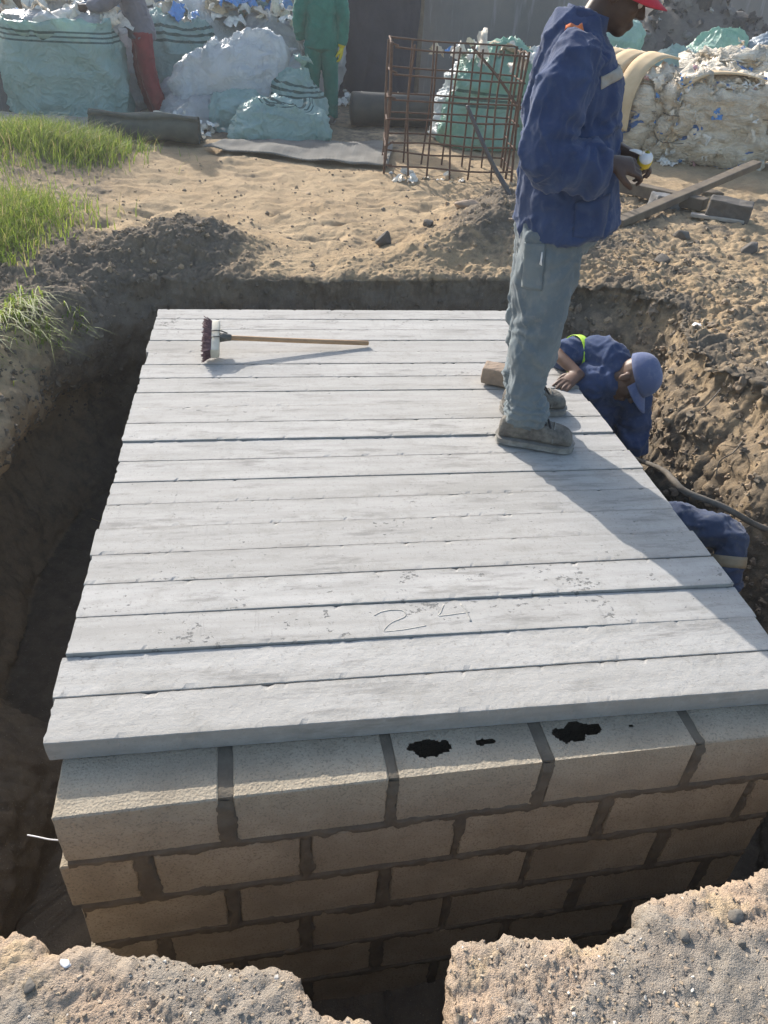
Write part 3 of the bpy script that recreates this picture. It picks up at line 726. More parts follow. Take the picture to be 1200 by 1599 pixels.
# ------------------------------------------------------------------ people
def unit(v): v = np.asarray(v, float); return v / np.linalg.norm(v)
def frame(fwd, up):
    f = unit(fwd); u = np.asarray(up, float); u = unit(u - f * np.dot(u, f)); l = np.cross(u, f)
    return np.stack([f, l, u], 1)       # columns: forward, left, up
def hand_parts(wrist, dirn, palm_n, side, curl=.5, spread=.05, s=1.0, thumb=.6):
    """side: +1 when the thumb leaves towards cross(palm_n, dirn)"""
    d = unit(dirn); n = np.asarray(palm_n, float); n = unit(n - d * np.dot(n, d)); t = unit(np.cross(n, d)) * side
    w = np.asarray(wrist, float); out = []
    out.append(tube([w - d * .02, w + d * .03 * s, w + d * .085 * s], [(.022 * s, .027 * s), (.020 * s, .034 * s), (.015 * s, .040 * s)], 12, n, 4))
    for k, (o_, ln) in enumerate(((.031, .072), (.0105, .08), (-.0105, .075), (-.031, .058))):
        b = w + d * .082 * s + t * o_ * s; c = curl * (1 + .12 * k)
        dir0 = unit(d + t * spread * (1.5 - k)); pts = [b - d * .012]; p = b; a = c * .35
        for sg, q in ((.42, .9), (.32, 1.2), (.26, .8)):
            dd = dir0 * math.cos(a) + n * math.sin(a); p = p + dd * ln * sg * s; pts.append(p); a += c * q
        out.append(tube(pts, [.0098 * s, .0095 * s, .0085 * s, .0068 * s], 8, n, 3))
    b = w + d * .025 * s + t * .026 * s
    td = unit(d * .75 + t * .75 + n * thumb * .6)
    p1 = b + td * .038 * s; p2 = p1 + unit(d + t * .15 + n * thumb) * .032 * s; p3 = p2 + unit(d + n * thumb * 1.3) * .022 * s
    out.append(tube([b - td * .015, p1, p2, p3], [.014 * s, .0125 * s, .0105 * s, .008 * s], 8, n, 3))
    return out
def head_parts(base, fwd, up, s=1.0):
    M = frame(fwd, up); B = np.asarray(base, float)
    def W(p): return B + M @ (np.asarray(p, float) * s)
    def E(c, r): return ellipsoid(W(c), np.asarray(r) * s, M)
    it = [E((.0, 0, .145), (.098, .078, .098)), E((.03, 0, .085), (.066, .062, .085)), E((.062, 0, .022), (.030, .034, .024)),
          E((.072, 0, .118), (.026, .052, .018)),
          tube([W((.092, 0, .118)), W((.108, 0, .092)), W((.112, 0, .077))], [.010 * s, .014 * s, .017 * s], 8, M[:, 1], 3),
          E((.092, .0, .050), (.013, .026, .009)), E((.089, .0, .038), (.013, .023, .009)),
          E((.068, .034, .088), (.02, .022, .02)), E((.068, -.034, .088), (.02, .022, .02)),
          E((-.008, .080, .100), (.020, .010, .032)), E((-.008, -.080, .100), (.020, .010, .032)),
          tube([W((-.01, 0, .075)), W((-.022, 0, -.01)), W((-.03, 0, -.09))], [.056 * s, .054 * s, .064 * s], 12, M[:, 0], 3)]
    return it, W, M
def eyes(par, W, M):
    for sg in (1, -1): link('eye', mesh('eye', *ellipsoid(W((.083, sg * .033, .108)), (.012,) * 3, M, 10, 8)), 'eye_white', par)
def cap_mesh(name, W, M, s=1.0, brim=.075, back=False):
    """dome of six panels with a peak"""
    V = []; nu, nv = 36, 10
    for i in range(nv + 1):
        ph = (math.pi / 2) * i / nv
        for j in range(nu):
            t_ = 2 * math.pi * j / nu; seam = 1 - .012 * max(0, math.cos(6 * t_)) ** 8
            r = math.cos(ph) ** .8
            V.append(W((.000 + .112 * r * math.cos(t_) * seam, .093 * r * math.sin(t_) * seam, .150 + .108 * math.sin(ph) ** .9)))
    F = [(i * nu + j, i * nu + (j + 1) % nu, (i + 1) * nu + (j + 1) % nu, (i + 1) * nu + j) for i in range(nv) for j in range(nu)]
    o = len(V)
    for i in range(6):
        for j in range(13):
            a = -1.3 + 2.6 * j / 12; e = i / 5
            x0, y0 = .110 * math.cos(a), .090 * math.sin(a)
            x1 = x0 + brim * max(0, math.cos(a * 1.18)) ** .6
            V.append(W((x0 + (x1 - x0) * e, y0 * (1 + .02 * e), .151 - .018 * e - .03 * (y0 / .09) ** 2 * e)))
    F += [(o + i * 13 + j, o + i * 13 + j + 1, o + (i + 1) * 13 + j + 1, o + (i + 1) * 13 + j) for i in range(5) for j in range(12)]
    me = mesh(name, V, F); return me
def solid(o, t):
    m = o.modifiers.new('thick', 'SOLIDIFY'); m.thickness = t; m.offset = 1
def boot(par, heel, toe, up=(0, 0, 1), upper='boot_suede', sole='boot_sole', lace=True, h=1.0):
    heel = np.asarray(heel, float); toe = np.asarray(toe, float); f = unit(toe - heel); L = np.linalg.norm(toe - heel)
    u = unit(np.asarray(up, float) - f * np.dot(up, f)); l = np.cross(u, f)
    st = [(.0, .028, .06), (.035, .040, .095), (.13, .047, .135), (.26, .049, .148), (.38, .049, .138), (.50, .051, .112), (.60, .054, .092), (.70, .057, .084), (.82, .058, .078), (.91, .052, .066), (.975, .036, .045)]
    n = 20; rings = []
    for a, wd, hh in st:
        c = heel + f * L * a
        for j in range(n):
            t_ = 2 * math.pi * j / n; cc, ss = math.cos(t_), math.sin(t_)
            yy = wd * np.sign(cc) * abs(cc) ** .75; zz = .018 + (hh * h) * (.5 + .5 * np.sign(ss) * abs(ss) ** .8)
            if a < .45: yy *= (1 - .28 * max(0, (zz - .05) / .1))
            rings.append(c + l * yy + u * zz)
    m = len(st); F = [(i * n + j, i * n + (j + 1) % n, (i + 1) * n + (j + 1) % n, (i + 1) * n + j) for i in range(m - 1) for j in range(n)]
    F.append(tuple(reversed(range(n)))); F.append(tuple((m - 1) * n + j for j in range(n)))
    me = mesh('boot', rings, F); o = link('boot', me, upper, par)
    sm = o.modifiers.new('s', 'SUBSURF'); sm.levels = 1; sm.render_levels = 2
    # sole
    V = []; k = len(st)
    side = [(a, wd + .006) for a, wd, _ in st]
    ring = [(a, wd) for a, wd in side] + [(1.01, 0)] + [(a, -wd) for a, wd in reversed(side)] + [(-.02, 0)]
    for zz in (.0015, .026):
        for a, wd in ring: V.append(heel + f * L * a + l * wd + u * zz)
    r_ = len(ring); F = [(i, (i + 1) % r_, r_ + (i + 1) % r_, r_ + i) for i in range(r_)]
    F.append(tuple(range(r_))); F.append(tuple(reversed(range(r_, 2 * r_))))
    so = link('sole', mesh('sole', V, F), sole, o, smooth=False)
    bv = so.modifiers.new('b', 'BEVEL'); bv.width = .004; bv.segments = 2
    if lace:
        it = []
        for q in range(5):
            a = .36 + .065 * q; hh = np.interp(a, [s_[0] for s_ in st], [s_[2] for s_ in st]) * h + .021
            c = heel + f * L * a + u * hh
            it.append(tube([c + l * .034 - u * .012, c + u * .009, c - l * .034 - u * .012 + f * .014], [.0046] * 3, 6, u, 3))
        c = heel + f * L * .36 + u * (.135 * h + .012)
        for sg in (1, -1): it.append(tube([c, c + l * sg * .03 + u * .012, c + l * sg * .045 - u * .012 + f * .02, c + l * sg * .02 - u * .01 + f * .03], [.0045] * 4, 6, u, 3))
        tg_ = tube([heel + f * L * .62 + u * .095, heel + f * L * .44 + u * .135, heel + f * L * .31 + u * .175], [(.006, .024), (.008, .03), (.008, .032)], 12, u, 4)
        link('tongue', mesh('tongue', *tg_), upper, o)
        tc = []
        for q in range(9):
            a_ = -1.35 + 2.7 * q / 8; tc.append(heel + f * (L * .70 + .004) + l * .060 * math.sin(a_) + u * (.022 + .086 * math.cos(a_)))
        link('toe_seam', mesh('toe_seam', *tube(tc, [.0035] * 9, 6, f, 3)), sole, o)
        link('laces', mesh('laces', *join_raw(it)), 'lace_dark', o)
    return o

def fan(me, c, a, b, n, amp, rad, ph=0.0):
    """folds radiating from a pinched point; a, b span the plane"""
    c = np.asarray(c, float); a = unit(a); b = unit(b)
    def fn(P):
        d = P - c; u = d @ a; v = d @ b; r = np.hypot(u, v); t = np.arctan2(v, u)
        k = np.sin(n * t + ph + 2.2 * pnoise(P * 7)) 
        return amp * (np.sign(k) * np.abs(k) ** .7) * np.exp(-((r - rad * .5) / (rad * .5)) ** 2) * np.exp(-(np.linalg.norm(d, axis=1) / (rad * 1.6)) ** 2)
    displace(me, fn)
# --- worker standing on the deck
O1 = np.array([1.765, 1.59, 0.008]); F1 = unit((.96, -.26, 0)); L1 = np.array([-F1[1], F1[0], 0])
def A(f, l, z): return O1 + F1 * f + L1 * l + np.array([0, 0, z])
hp, HW, HM = head_parts(A(-.012, 0, 1.535), F1 * .93 - np.array([0, 0, .36]), F1 * .30 + np.array([0, 0, .95]))
body = hp + [tube([A(-.03, 0, .93), A(-.05, 0, 1.15), A(-.06, 0, 1.35), A(-.075, 0, 1.5)], [(.1, .14), (.11, .15), (.11, .17), (.055, .07)], 14, F1)]
for sg in (-1, 1):
    body.append(tube([A(-.04, sg * .09, .95), A(-.04, sg * .13, .5), A(-.04, sg * .145, .06)], [.075, .055, .04], 12, F1))
    body.append(tube([A(-.04, sg * .145, .06), A(.06, sg * .155, .045), A(.13, sg * .16, .04)], [.03, .028, .02], 10, F1))
body.append(tube([A(-.085, -.19, 1.44), A(-.12, -.27, 1.2), A(-.11, -.28, 1.17), A(.0, -.26, 1.15), A(.085, -.225, 1.148)], [.045, .04, .04, .036, .027], 12, L1))
body.append(tube([A(-.085, .19, 1.44), A(-.10, .24, 1.22), A(-.08, .23, 1.19), A(.06, .10, 1.17), A(.15, -.03, 1.165)], [.045, .04, .04, .036, .027], 12, L1))
body += hand_parts(A(.085, -.222, 1.155), F1 * .93 + L1 * .28 - np.array([0, 0, .10]), L1 * .50 - F1 * .25 - np.array([0, 0, .80]), 1, .80, .05, 1.05)
body += hand_parts(A(.15, -.035, 1.168), F1 * .80 - L1 * .55 - np.array([0, 0, .20]), -L1 * .2 - F1 * .4 - np.array([0, 0, .8]), -1, .75, .05, 1.0)
me = fuse('person', body, .0055, 4)
man1 = tag(link('person', me, 'skin_dark'), 'worker in blue jacket and grey cargo trousers standing on the deck, looking at his hands', 'person')
eyes(man1, HW, HM)
cp = link('cap', cap_mesh('cap', HW, HM, 1.0, .07), 'cap_red', man1); solid(cp, .003)
jk = [tube([A(.012, 0, .875), A(-.006, 0, .96), A(-.025, 0, 1.1), A(-.045, 0, 1.25), A(-.056, 0, 1.35), A(-.078, 0, 1.45), A(-.083, 0, 1.51), A(-.078, 0, 1.56)],
           [(.193, .225), (.187, .222), (.176, .215), (.168, .212), (.162, .215), (.128, .205), (.098, .13), (.078, .088)], 24, F1, 5),
      tube([A(-.08, -.14, 1.475), A(-.09, -.20, 1.43), A(-.115, -.255, 1.32), A(-.13, -.285, 1.205), A(-.115, -.29, 1.16), (A(-.045, -.285, 1.145)), A(.03, -.262, 1.142), A(.068, -.245, 1.145)],
           [.07, .085, .085, .088, .088, (.085, .08), (.07, .092), (.06, .078)], 16, L1, 5),
      tube([A(-.08, .14, 1.475), A(-.09, .20, 1.43), A(-.105, .25, 1.32), A(-.10, .25, 1.2), A(-.03, .19, 1.17), A(.05, .11, 1.165), A(.11, .04, 1.165)],
           [.07, .085, .082, .08, .075, .072, .065], 16, L1, 5)]
me = fuse('jacket', jk, .0075, 5)
folds(me, .012, 9.0, 3.0, (1, 1, .4)); folds(me, .004, 20, 8.0, (1, 1, .6))
UPZ = np.array([0, 0, 1.])
fan(me, A(.0, -.30, 1.235), F1, UPZ, 9, 0.0055, .20); fan(me, A(-.02, -.22, 1.41), F1, UPZ, 8, 0.0050, .22, 1.0); fan(me, A(.10, -.2, 1.25), F1, UPZ, 7, 0.0040, .2, 2.0); fan(me, A(-.19, -.05, 1.2), F1, UPZ, 9, 0.0040, .2, .5); fan(me, A(-.02, -.22, 1.0), F1, UPZ, 8, 0.0045, .18, .7)
jacket = link('jacket', me, 'jacket_blue', man1)
# collar, cuff band, chest strip, pocket flap, torn shoulder
def on_surface(me_obj, pts_dir, lift=.003):
    b = BVHTree.FromPolygons(get_co(me_obj.data).tolist(), [list(p.vertices) for p in me_obj.data.polygons])
    out = []
    for p, d in pts_dir:
        h = b.ray_cast(Vector(p), Vector(d)); out.append((np.array(h[0]) + np.array(h[1]) * lift) if h[0] is not None else None)
    return out
def patch(name, target, corners, direction, matn, par, nu=14, nv=6, lift=.003, thick=.002, off=.4):
    """quad laid on a surface: corners a,b,c,d start points, cast along direction"""
    a, b, c, d = [np.asarray(k, float) for k in corners]; pts = []
    for j in range(nv):
        for i in range(nu):
            u, v = i / (nu - 1), j / (nv - 1)
            pts.append(((a * (1 - u) + b * u) * (1 - v) + (d * (1 - u) + c * u) * v - np.asarray(direction) * off, direction))
    R_ = on_surface(target, pts, lift)
    if any(r is None for r in R_): 
        good = [r for r in R_ if r is not None]
        if not good: return None
        R_ = [r if r is not None else good[0] for r in R_]
    o = link(name, grid_mesh(name, np.array(R_).reshape(nv, nu, 3)), matn, par); solid(o, thick); return o
cv = [];
col_t = tube([A(-.080, 0, 1.505), A(-.058, 0, 1.54), A(-.048, 0, 1.578)], [(.095, .12), (.074, .082), (.072, .076)], 20, F1, 4, cap=False)
o = link('collar', mesh('collar', *col_t), 'jacket_blue', jacket); solid(o, .006)
dcam = unit(np.array([1.75 - .6, 1.4 + 1.335, 1.3 - 1.65])); 
patch('chest_strip', jacket, [A(.005, -.2, 1.405), A(.085, -.2, 1.44), A(.092, -.2, 1.405), A(.012, -.2, 1.368)], tuple(L1), 'band_grey', jacket)
patch('torn_lining', jacket, [A(-.125, -.1, 1.62), A(-.075, -.1, 1.62), A(-.06, -.15, 1.62), A(-.13, -.16, 1.62)], (0, 0, -1), 'orange_cloth', jacket, 10, 8, .006, .002)
patch('pocket_seam', jacket, [A(.0, -.2, 1.02), A(.125, -.2, 1.04), A(.125, -.2, .90), A(.01, -.2, .90)], tuple(L1), 'jacket_blue', jacket, 12, 12, .004, .003)
# trousers
tr = [tube([A(-.015, 0, .95), A(-.035, 0, .84), A(-.04, 0, .78)], [(.155, .18), (.15, .18), (.12, .16)], 18, F1)]
for sg, dx in ((-1, 0), (1, .02)):
    tr.append(tube([A(-.04, sg * .085, .86), A(-.042, sg * .115, .68), A(-.043, sg * .135, .49), A(-.046, sg * .145, .27), A(-.042, sg * .147, .185), A(-.034, sg * .148, .145), A(-.034, sg * .148, .115)],
                   [(.128, .115), (.112, .105), (.10, .095), (.078, .078), (.080, .080), (.090, .086), (.080, .078)], 18, F1))
me = fuse('trousers', tr, .009, 4); folds(me, .013, 9.0, 21.0, (1, 1, .45)); folds(me, .004, 20, 11.0, (1, 1, .7))
displace(me, lambda P: .009 * sstep(.30, .13, P[:, 2]) * np.sin(P[:, 2] * 210 + 4 * pnoise(P * 14)))
fan(me, A(-.15, -.13, .50), F1, UPZ, 9, 0.0055, .2); fan(me, A(.05, -.13, .83), F1, UPZ, 9, 0.0055, .22, 1.2); fan(me, A(.04, -.14, .30), F1, UPZ, 9, 0.0050, .18, 2.); fan(me, A(-.12, .15, .4), F1, UPZ, 9, 0.0050, .2)
trousers = link('trousers', me, 'trouser_grey', man1)
patch('cargo_pocket', trousers, [A(-.15, -.2, .85), A(-.075, -.2, .855), A(-.06, -.2, .69), A(-.135, -.2, .685)], tuple(L1), 'trouser_grey', trousers, 10, 16, .006, .006)
patch('pocket_tab', trousers, [A(-.085, -.2, .825), A(-.078, -.2, .825), A(-.076, -.2, .785), A(-.083, -.2, .785)], tuple(L1), 'plastic_white', trousers, 3, 4, .013, .002)
boot(man1, A(-.135, -.147, 0), A(.195, -.168, 0)); boot(man1, A(-.115, .125, 0), A(.185, .195, 0))

# small yellow roll in his hands
tp = A(.222, -.125, 1.158); ax = unit(-np.array([.30, .88, 0]) * .8 + np.array([0, 0, .55]))
v = tube([tp - ax * .03, tp - ax * .026, tp + ax * .010, tp + ax * .014], [.021, .0255, .0255, .024], 24, (0, 0, 1), 2)
roll = tag(empty('tape_roll', tp), 'small yellow roll with a white round face in the standing worker\'s hands', 'roll')
v = (v[0] - tp, v[1]); link('roll_body', mesh('roll_body', *v), 'paint_yellow', roll)
d1 = tube([ax * .0135, ax * .0165], [.0245, .0235], 24, (0, 0, 1), 2); d2 = tube([ax * .016, ax * .0185], [.007, .006], 12, (0, 0, 1), 2)
link('white_face', mesh('white_face', *d1), 'plastic_white', roll); link('hub', mesh('hub', *d2), 'band_grey', roll)
tg = tube([ax * .012 - F1 * .018 + np.array([0, 0, .014]), ax * .012 - F1 * .04 + np.array([0, 0, .02]), ax * .012 - F1 * .062 + np.array([0, 0, .021])], [(.002, .008), (.002, .007), (.0015, .002)], 8, ax, 3)
link('tape_end', mesh('tape_end', *tg), 'plastic_white', roll)

# --- worker in the pit beside the deck, head bowed under a cap
hdn = unit((.22, -.55, -.80)); hup = unit((.70, -.42, .55))
nb = np.array([2.365, 2.04, .035])
hp, HW, HM = head_parts(nb + np.array([.008, -.045, -.005]) - hup * .05, hdn, hup, 1.0)
sR = np.array([2.28, 2.25, .06]); eR = np.array([2.115, 2.215, .085]); wrR = np.array([2.168, 2.035, .045])
sL = np.array([2.47, 1.99, -.07]); eL = np.array([2.53, 1.94, -.36]); wrL = np.array([2.44, 1.80, -.52])
pel = np.array([2.48, 2.17, -.44]); ch = np.array([2.38, 2.12, -.09])
lat = unit(sL - sR); fwd2 = unit((.2, -.9, -.1))
body = hp + [tube([pel, (pel + ch) / 2, ch, nb - np.array([0, 0, .04])], [(.07, .10), (.07, .10), (.06, .09), (.04, .045)], 14, fwd2),
             tube([sR, eR, wrR], [.036, .036, .027], 12, (0, 0, 1)), tube([sL, eL, wrL], [.05, .042, .029], 12, fwd2)]
for sg, kx in ((-1, 2.40), (1, 2.60)):
    body.append(tube([pel + np.array([sg * .09, 0, 0]), (kx, 2.10, -.84), (kx, 2.14, -1.24)], [.08, .06, .045], 12, fwd2))
    body.append(tube([(kx, 2.14, -1.24), (kx, 2.0, -1.26)], [.04, .03], 10, (0, 0, 1)))
body += hand_parts(wrR, (-.70, -.42, -.20), (-.1, .15, -1), 1, .22, .07, 1.0)
body += hand_parts(wrL, (-.4, -.5, -.7), (-.3, .8, 0), -1, .6, .03, 1.0)
me = fuse('person', body, .0055, 4)
man2 = tag(link('person', me, 'skin_brown'), 'worker in blue overall and blue cap bowed in the pit, hand on the deck edge', 'person')
eyes(man2, HW, HM)
cp = link('cap', cap_mesh('cap', HW, HM, 1.02, .08), 'cap_blue', man2); solid(cp, .003)
tw = [tube([pel + np.array([0, 0, -.1]), pel, (pel + ch) / 2, ch, ch * .4 + nb * .6], [(.13, .18), (.135, .18), (.14, .185), (.145, .20), (.11, .14)], 20, fwd2),
      tube([ch, nb + np.array([0, .01, -.03]), nb + np.array([.022, -.022, .018])], [.13, .11, .088], 18, fwd2),
      tube([sR + np.array([.02, 0, .0]), (sR + nb) / 2 + np.array([0, .02, .045]), nb + np.array([.03, .01, .02]), sL], [.085, .095, .085, .085], 16, (0, 0, 1)),
      tube([HW((-.035, 0, -.15)), HW((-.03, 0, -.06)), HW((-.024, 0, -.012))], [.10, .096, .076], 18, hdn),
      tube([sR + np.array([.07, -.01, -.02]), sR + np.array([0, 0, -.008]), sR * .5 + eR * .5, eR + np.array([.005, -.005, -.01])], [.088, .088, .082, .076], 14, (0, 0, 1)),
      tube([sL + np.array([-.06, .02, 0]), sL, sL * .5 + eL * .5, eL], [.08, .085, .08, .075], 14, fwd2)]
for sg, kx in ((-1, 2.40), (1, 2.60)):
    tw.append(tube([pel + np.array([sg * .085, 0, 0]), (kx, 2.10, -.84), (kx, 2.14, -1.2)], [.11, .09, .08], 14, fwd2))
me = fuse('overall', tw, .009, 5); folds(me, .012, 7, 40.0, (1, 1, 1)); folds(me, .004, 17, 4.0)
fan(me, sR + np.array([.03, -.05, -.09]), (1, 0, 0), (0, 0, 1), 9, .007, .2); fan(me, ch + np.array([0, -.15, -.1]), (1, 0, 0), (0, 0, 1), 8, .007, .22, 1.0)
ov = link('overall', me, 'overall_blue', man2)
bpos = sR * .62 + eR * .38
bd = tube([bpos + (sR - eR) * .12 + np.array([0, 0, -.006]), bpos - (sR - eR) * .12 + np.array([0, 0, -.006])], [.103, .100], 28, (0, 0, 1), 3, cap=False)
o = link('arm_band', mesh('arm_band', *bd), 'band_lime', ov); solid(o, .003)
for kx in (2.40, 2.60): boot(man2, (kx, 2.22, -1.29), (kx, 1.93, -1.29), lace=False)

# --- third worker crouching low in the pit: only a sleeve shows
sR = np.array([2.34, 1.13, -.21]); eR = np.array([2.53, 1.00, -.225]); wrR = np.array([2.50, .86, -.44])
pel = np.array([2.50, 1.55, -.72]); ch = np.array([2.36, 1.32, -.42]); nb = np.array([2.28, 1.20, -.36])
hp, HW, HM = head_parts(nb + np.array([-.0, -.03, -.03]), (-.2, -.6, -.75), (-.3, -.75, .45), .95)
f3 = unit((-.3, -.8, -.2)); sL = np.array([2.22, 1.36, -.46]); eL = np.array([2.24, 1.20, -.72]); wrL = np.array([2.32, .98, -.82])
body = hp + [tube([pel, (pel + ch) / 2, ch, nb], [(.10, .15), (.10, .14), (.11, .15), (.055, .06)], 14, f3), tube([sR, eR, wrR], [.05, .042, .029], 12, f3), tube([sL, eL, wrL], [.05, .042, .029], 12, f3)]
for sg in (-1, 1):
    kx = 2.46 + sg * .1
    body.append(tube([pel + np.array([sg * .08, 0, 0]), (kx, 1.12, -.78), (kx, 1.42, -1.22)], [.08, .06, .045], 12, (0, 0, 1)))
    body.append(tube([(kx, 1.42, -1.22), (kx, 1.28, -1.26)], [.04, .03], 10, (0, 0, 1)))
body += hand_parts(wrR, wrR - eR, (-.8, -.2, 0), 1, .6) + hand_parts(wrL, wrL - eL, (0, -.5, -.6), -1, .6)
me = fuse('person', body, .007, 4)
man3 = tag(link('person', me, 'skin_dark'), 'worker crouching in the pit, only his blue sleeve with tan band showing past the deck', 'person')
eyes(man3, HW, HM)
tw = [tube([pel + (pel - ch) * .1, (pel + ch) / 2, ch, nb * .6 + ch * .4], [(.14, .18), (.15, .185), (.14, .18), (.09, .11)], 18, f3),
      tube([ch * .5 + sR * .5, sR, sR * .5 + eR * .5, eR, eR * .55 + wrR * .45, eR * .15 + wrR * .85], [.075, .072, .066, .064, .06, .054], 16, f3),
      tube([ch * .5 + sL * .5, sL, eL, eL * .2 + wrL * .8], [.09, .085, .08, .065], 14, f3)]
me = fuse('jacket', tw, .008, 4); folds(me, .012, 8, 60.0); folds(me, .004, 18, 6.0); jk3 = link('jacket', me, 'sleeve_blue', man3)
pm_ = eR * .62 + wrR * .38; ud = unit(wrR - eR)
bd = tube([pm_ - ud * .024, pm_ + ud * .024], [.072, .070], 28, f3, 3, cap=False)
o = link('arm_band', mesh('arm_band', *bd), 'band_tan', jk3); solid(o, .003)
tw = []
for sg in (-1, 1):
    kx = 2.46 + sg * .1
    tw.append(tube([pel + np.array([sg * .08, 0, 0]), (kx, 1.13, -.78), (kx, 1.42, -1.2)], [.11, .09, .075], 14, (0, 0, 1)))
me = fuse('trousers', tw, .01, 4); folds(me, .006, 9, 70.0); link('trousers', me, 'sleeve_blue', man3)
for sg in (-1, 1): boot(man3, (2.46 + sg * .1, 1.48, -1.29), (2.46 + sg * .1, 1.2, -1.29), lace=False)

# --- workers at the sacks
def bg_person(label, base, fwd, J, top_m, leg_m, skin='skin_dark', cap=None, glove=None, boots=True, leanhead=(1, 0, -.2)):
    F = unit((*fwd, 0)); L = np.array([-F[1], F[0], 0]); B = np.asarray(base, float)
    def Q(p): return B + F * p[0] + L * p[1] + np.array([0, 0, p[2]])
    def D(p): return F * p[0] + L * p[1] + np.array([0, 0, p[2]])
    g = {k: Q(v) for k, v in J.items()}
    hp, HW, HM = head_parts(g['neck'], D(leanhead), D((.2 - leanhead[2] * .5, 0, 1)))
    b = hp + [tube([g['pel'], (g['pel'] + g['ch']) / 2, g['ch'], g['neck']], [(.1, .15), (.1, .14), (.11, .16), (.055, .065)], 14, F)]
    for s in 'RL':
        b.append(tube([g['s' + s], g['e' + s], g['w' + s]], [.05, .042, .029], 10, F))
        b.append(tube([g['h' + s], g['k' + s], g['a' + s]], [.08, .06, .045], 10, F))
        b.append(tube([g['a' + s], g['a' + s] + F * .13 - np.array([0, 0, .03])], [.035, .028], 8, F))
    hands = {s: hand_parts(g['w' + s], g['w' + s] - g['e' + s], (-L if s == 'L' else L) + F * .2, 1 if s == 'R' else -1, .45) for s in 'RL'}
    for s in 'RL': b += hands[s]
    p = tag(link('person', fuse('person', b, .008, 4), skin), label, 'person')
    eyes(p, HW, HM)
    up = [tube([g['pel'] + np.array([0, 0, -.09]), g['pel'], (g['pel'] + g['ch']) / 2, g['ch'], g['ch'] * .35 + g['neck'] * .65], [(.155, .2), (.15, .195), (.145, .185), (.14, .2), (.09, .12)], 18, F)]
    for s in 'RL': up.append(tube([g['ch'] * .35 + g['s' + s] * .65, g['s' + s], g['e' + s], g['e' + s] * .12 + g['w' + s] * .88], [.085, .083, .074, .06], 14, F))
    me = fuse('jacket', up, .011, 4); folds(me, .007, 8, B[0] * 10); j = link('jacket', me, top_m, p)
    lo = [tube([g['pel'] + np.array([0, 0, .04]), g['pel'] - np.array([0, 0, .08])], [(.135, .175)] * 2, 16, F)]
    for s in 'RL': lo.append(tube([g['h' + s], g['k' + s], g['a' + s] + np.array([0, 0, .0])], [.115, .095, .085], 14, F))
    me = fuse('trousers', lo, .011, 4); folds(me, .007, 7, B[1] * 10); link('trousers', me, leg_m, p)
    for s in 'RL': a = g['a' + s]; z = B[2]; boot(p, (a - F * .09) * (1, 1, 0) + np.array([0, 0, z]), (a + F * .2) * (1, 1, 0) + np.array([0, 0, z]), lace=False)
    if glove:
        for s in 'RL':
            me = fuse('glove', [tube([g['e' + s] * .25 + g['w' + s] * .75, g['w' + s]], [.045, .042], 10, F)] + [(v_ + 0, f_) for v_, f_ in hand_parts(g['w' + s], g['w' + s] - g['e' + s], (-L if s == 'L' else L) + F * .2, 1 if s == 'R' else -1, .45, .05, 1.14)], .006, 3)
            displace(me, lambda P: np.full(len(P), .003)); link('glove', me, glove if s == glove_side else 'band_grey', p)
    if cap: c = link('cap', cap_mesh('cap', HW, HM, 1.02, .07), cap, p); solid(c, .003)
    return p
glove_side = 'R'
zg = gzat(1.40, 9.45)
bg_person('worker in green overall with a yellow glove standing by the navy sheet', (1.40, 9.45, zg), (.1, 1),
          dict(pel=(0, 0, .92), ch=(.02, 0, 1.28), neck=(.03, 0, 1.5), sR=(.0, -.2, 1.42), eR=(-.03, -.26, 1.12), wR=(-.02, -.245, .86), sL=(.0, .2, 1.42), eL=(-.02, .27, 1.12), wL=(.06, .25, .88),
               hR=(0, -.09, .9), kR=(.02, -.12, .48), aR=(-.02, -.13, .09), hL=(0, .09, .9), kL=(.03, .11, .48), aL=(.02, .12, .09)), 'overall_green', 'overall_green', glove='glove_yellow', cap='overall_green')
zg = gzat(-.62, 9.15)
bg_person('worker in grey jacket and red trousers leaning over the big open bag', (-.66, 9.15, zg), (-1, -.12),
          dict(pel=(.0, 0, .93), ch=(.10, 0, 1.26), neck=(.20, 0, 1.45), sR=(.12, -.2, 1.38), eR=(.36, -.24, 1.20), wR=(.60, -.16, 1.13), sL=(.12, .2, 1.38), eL=(.32, .24, 1.18), wL=(.55, .16, 1.12),
               hR=(0, -.09, .9), kR=(.03, -.1, .48), aR=(-.06, -.11, .09), hL=(0, .09, .9), kL=(-.03, .1, .48), aL=(-.14, .11, .09)), 'jacket_grey', 'red_cloth', cap='sweater_dark', leanhead=(1, 0, -.6))

# ------------------------------------------------------------------ broom on the deck
br = tag(empty('broom', (.36, 2.40, .004)), 'deck broom with purple bristles and wooden handle lying on the planks', 'broom')
def rel(p, o): return (np.asarray(p[0]) - np.asarray(o), p[1])
b0 = np.array([.36, 2.40, .004]); hb = np.array([.352, 2.40, .085])
axd = unit((.21, .02, 0)); axw = unit((.02, .985, .38)); Mb = np.stack([axd, axw, np.cross(axd, axw)], 1)
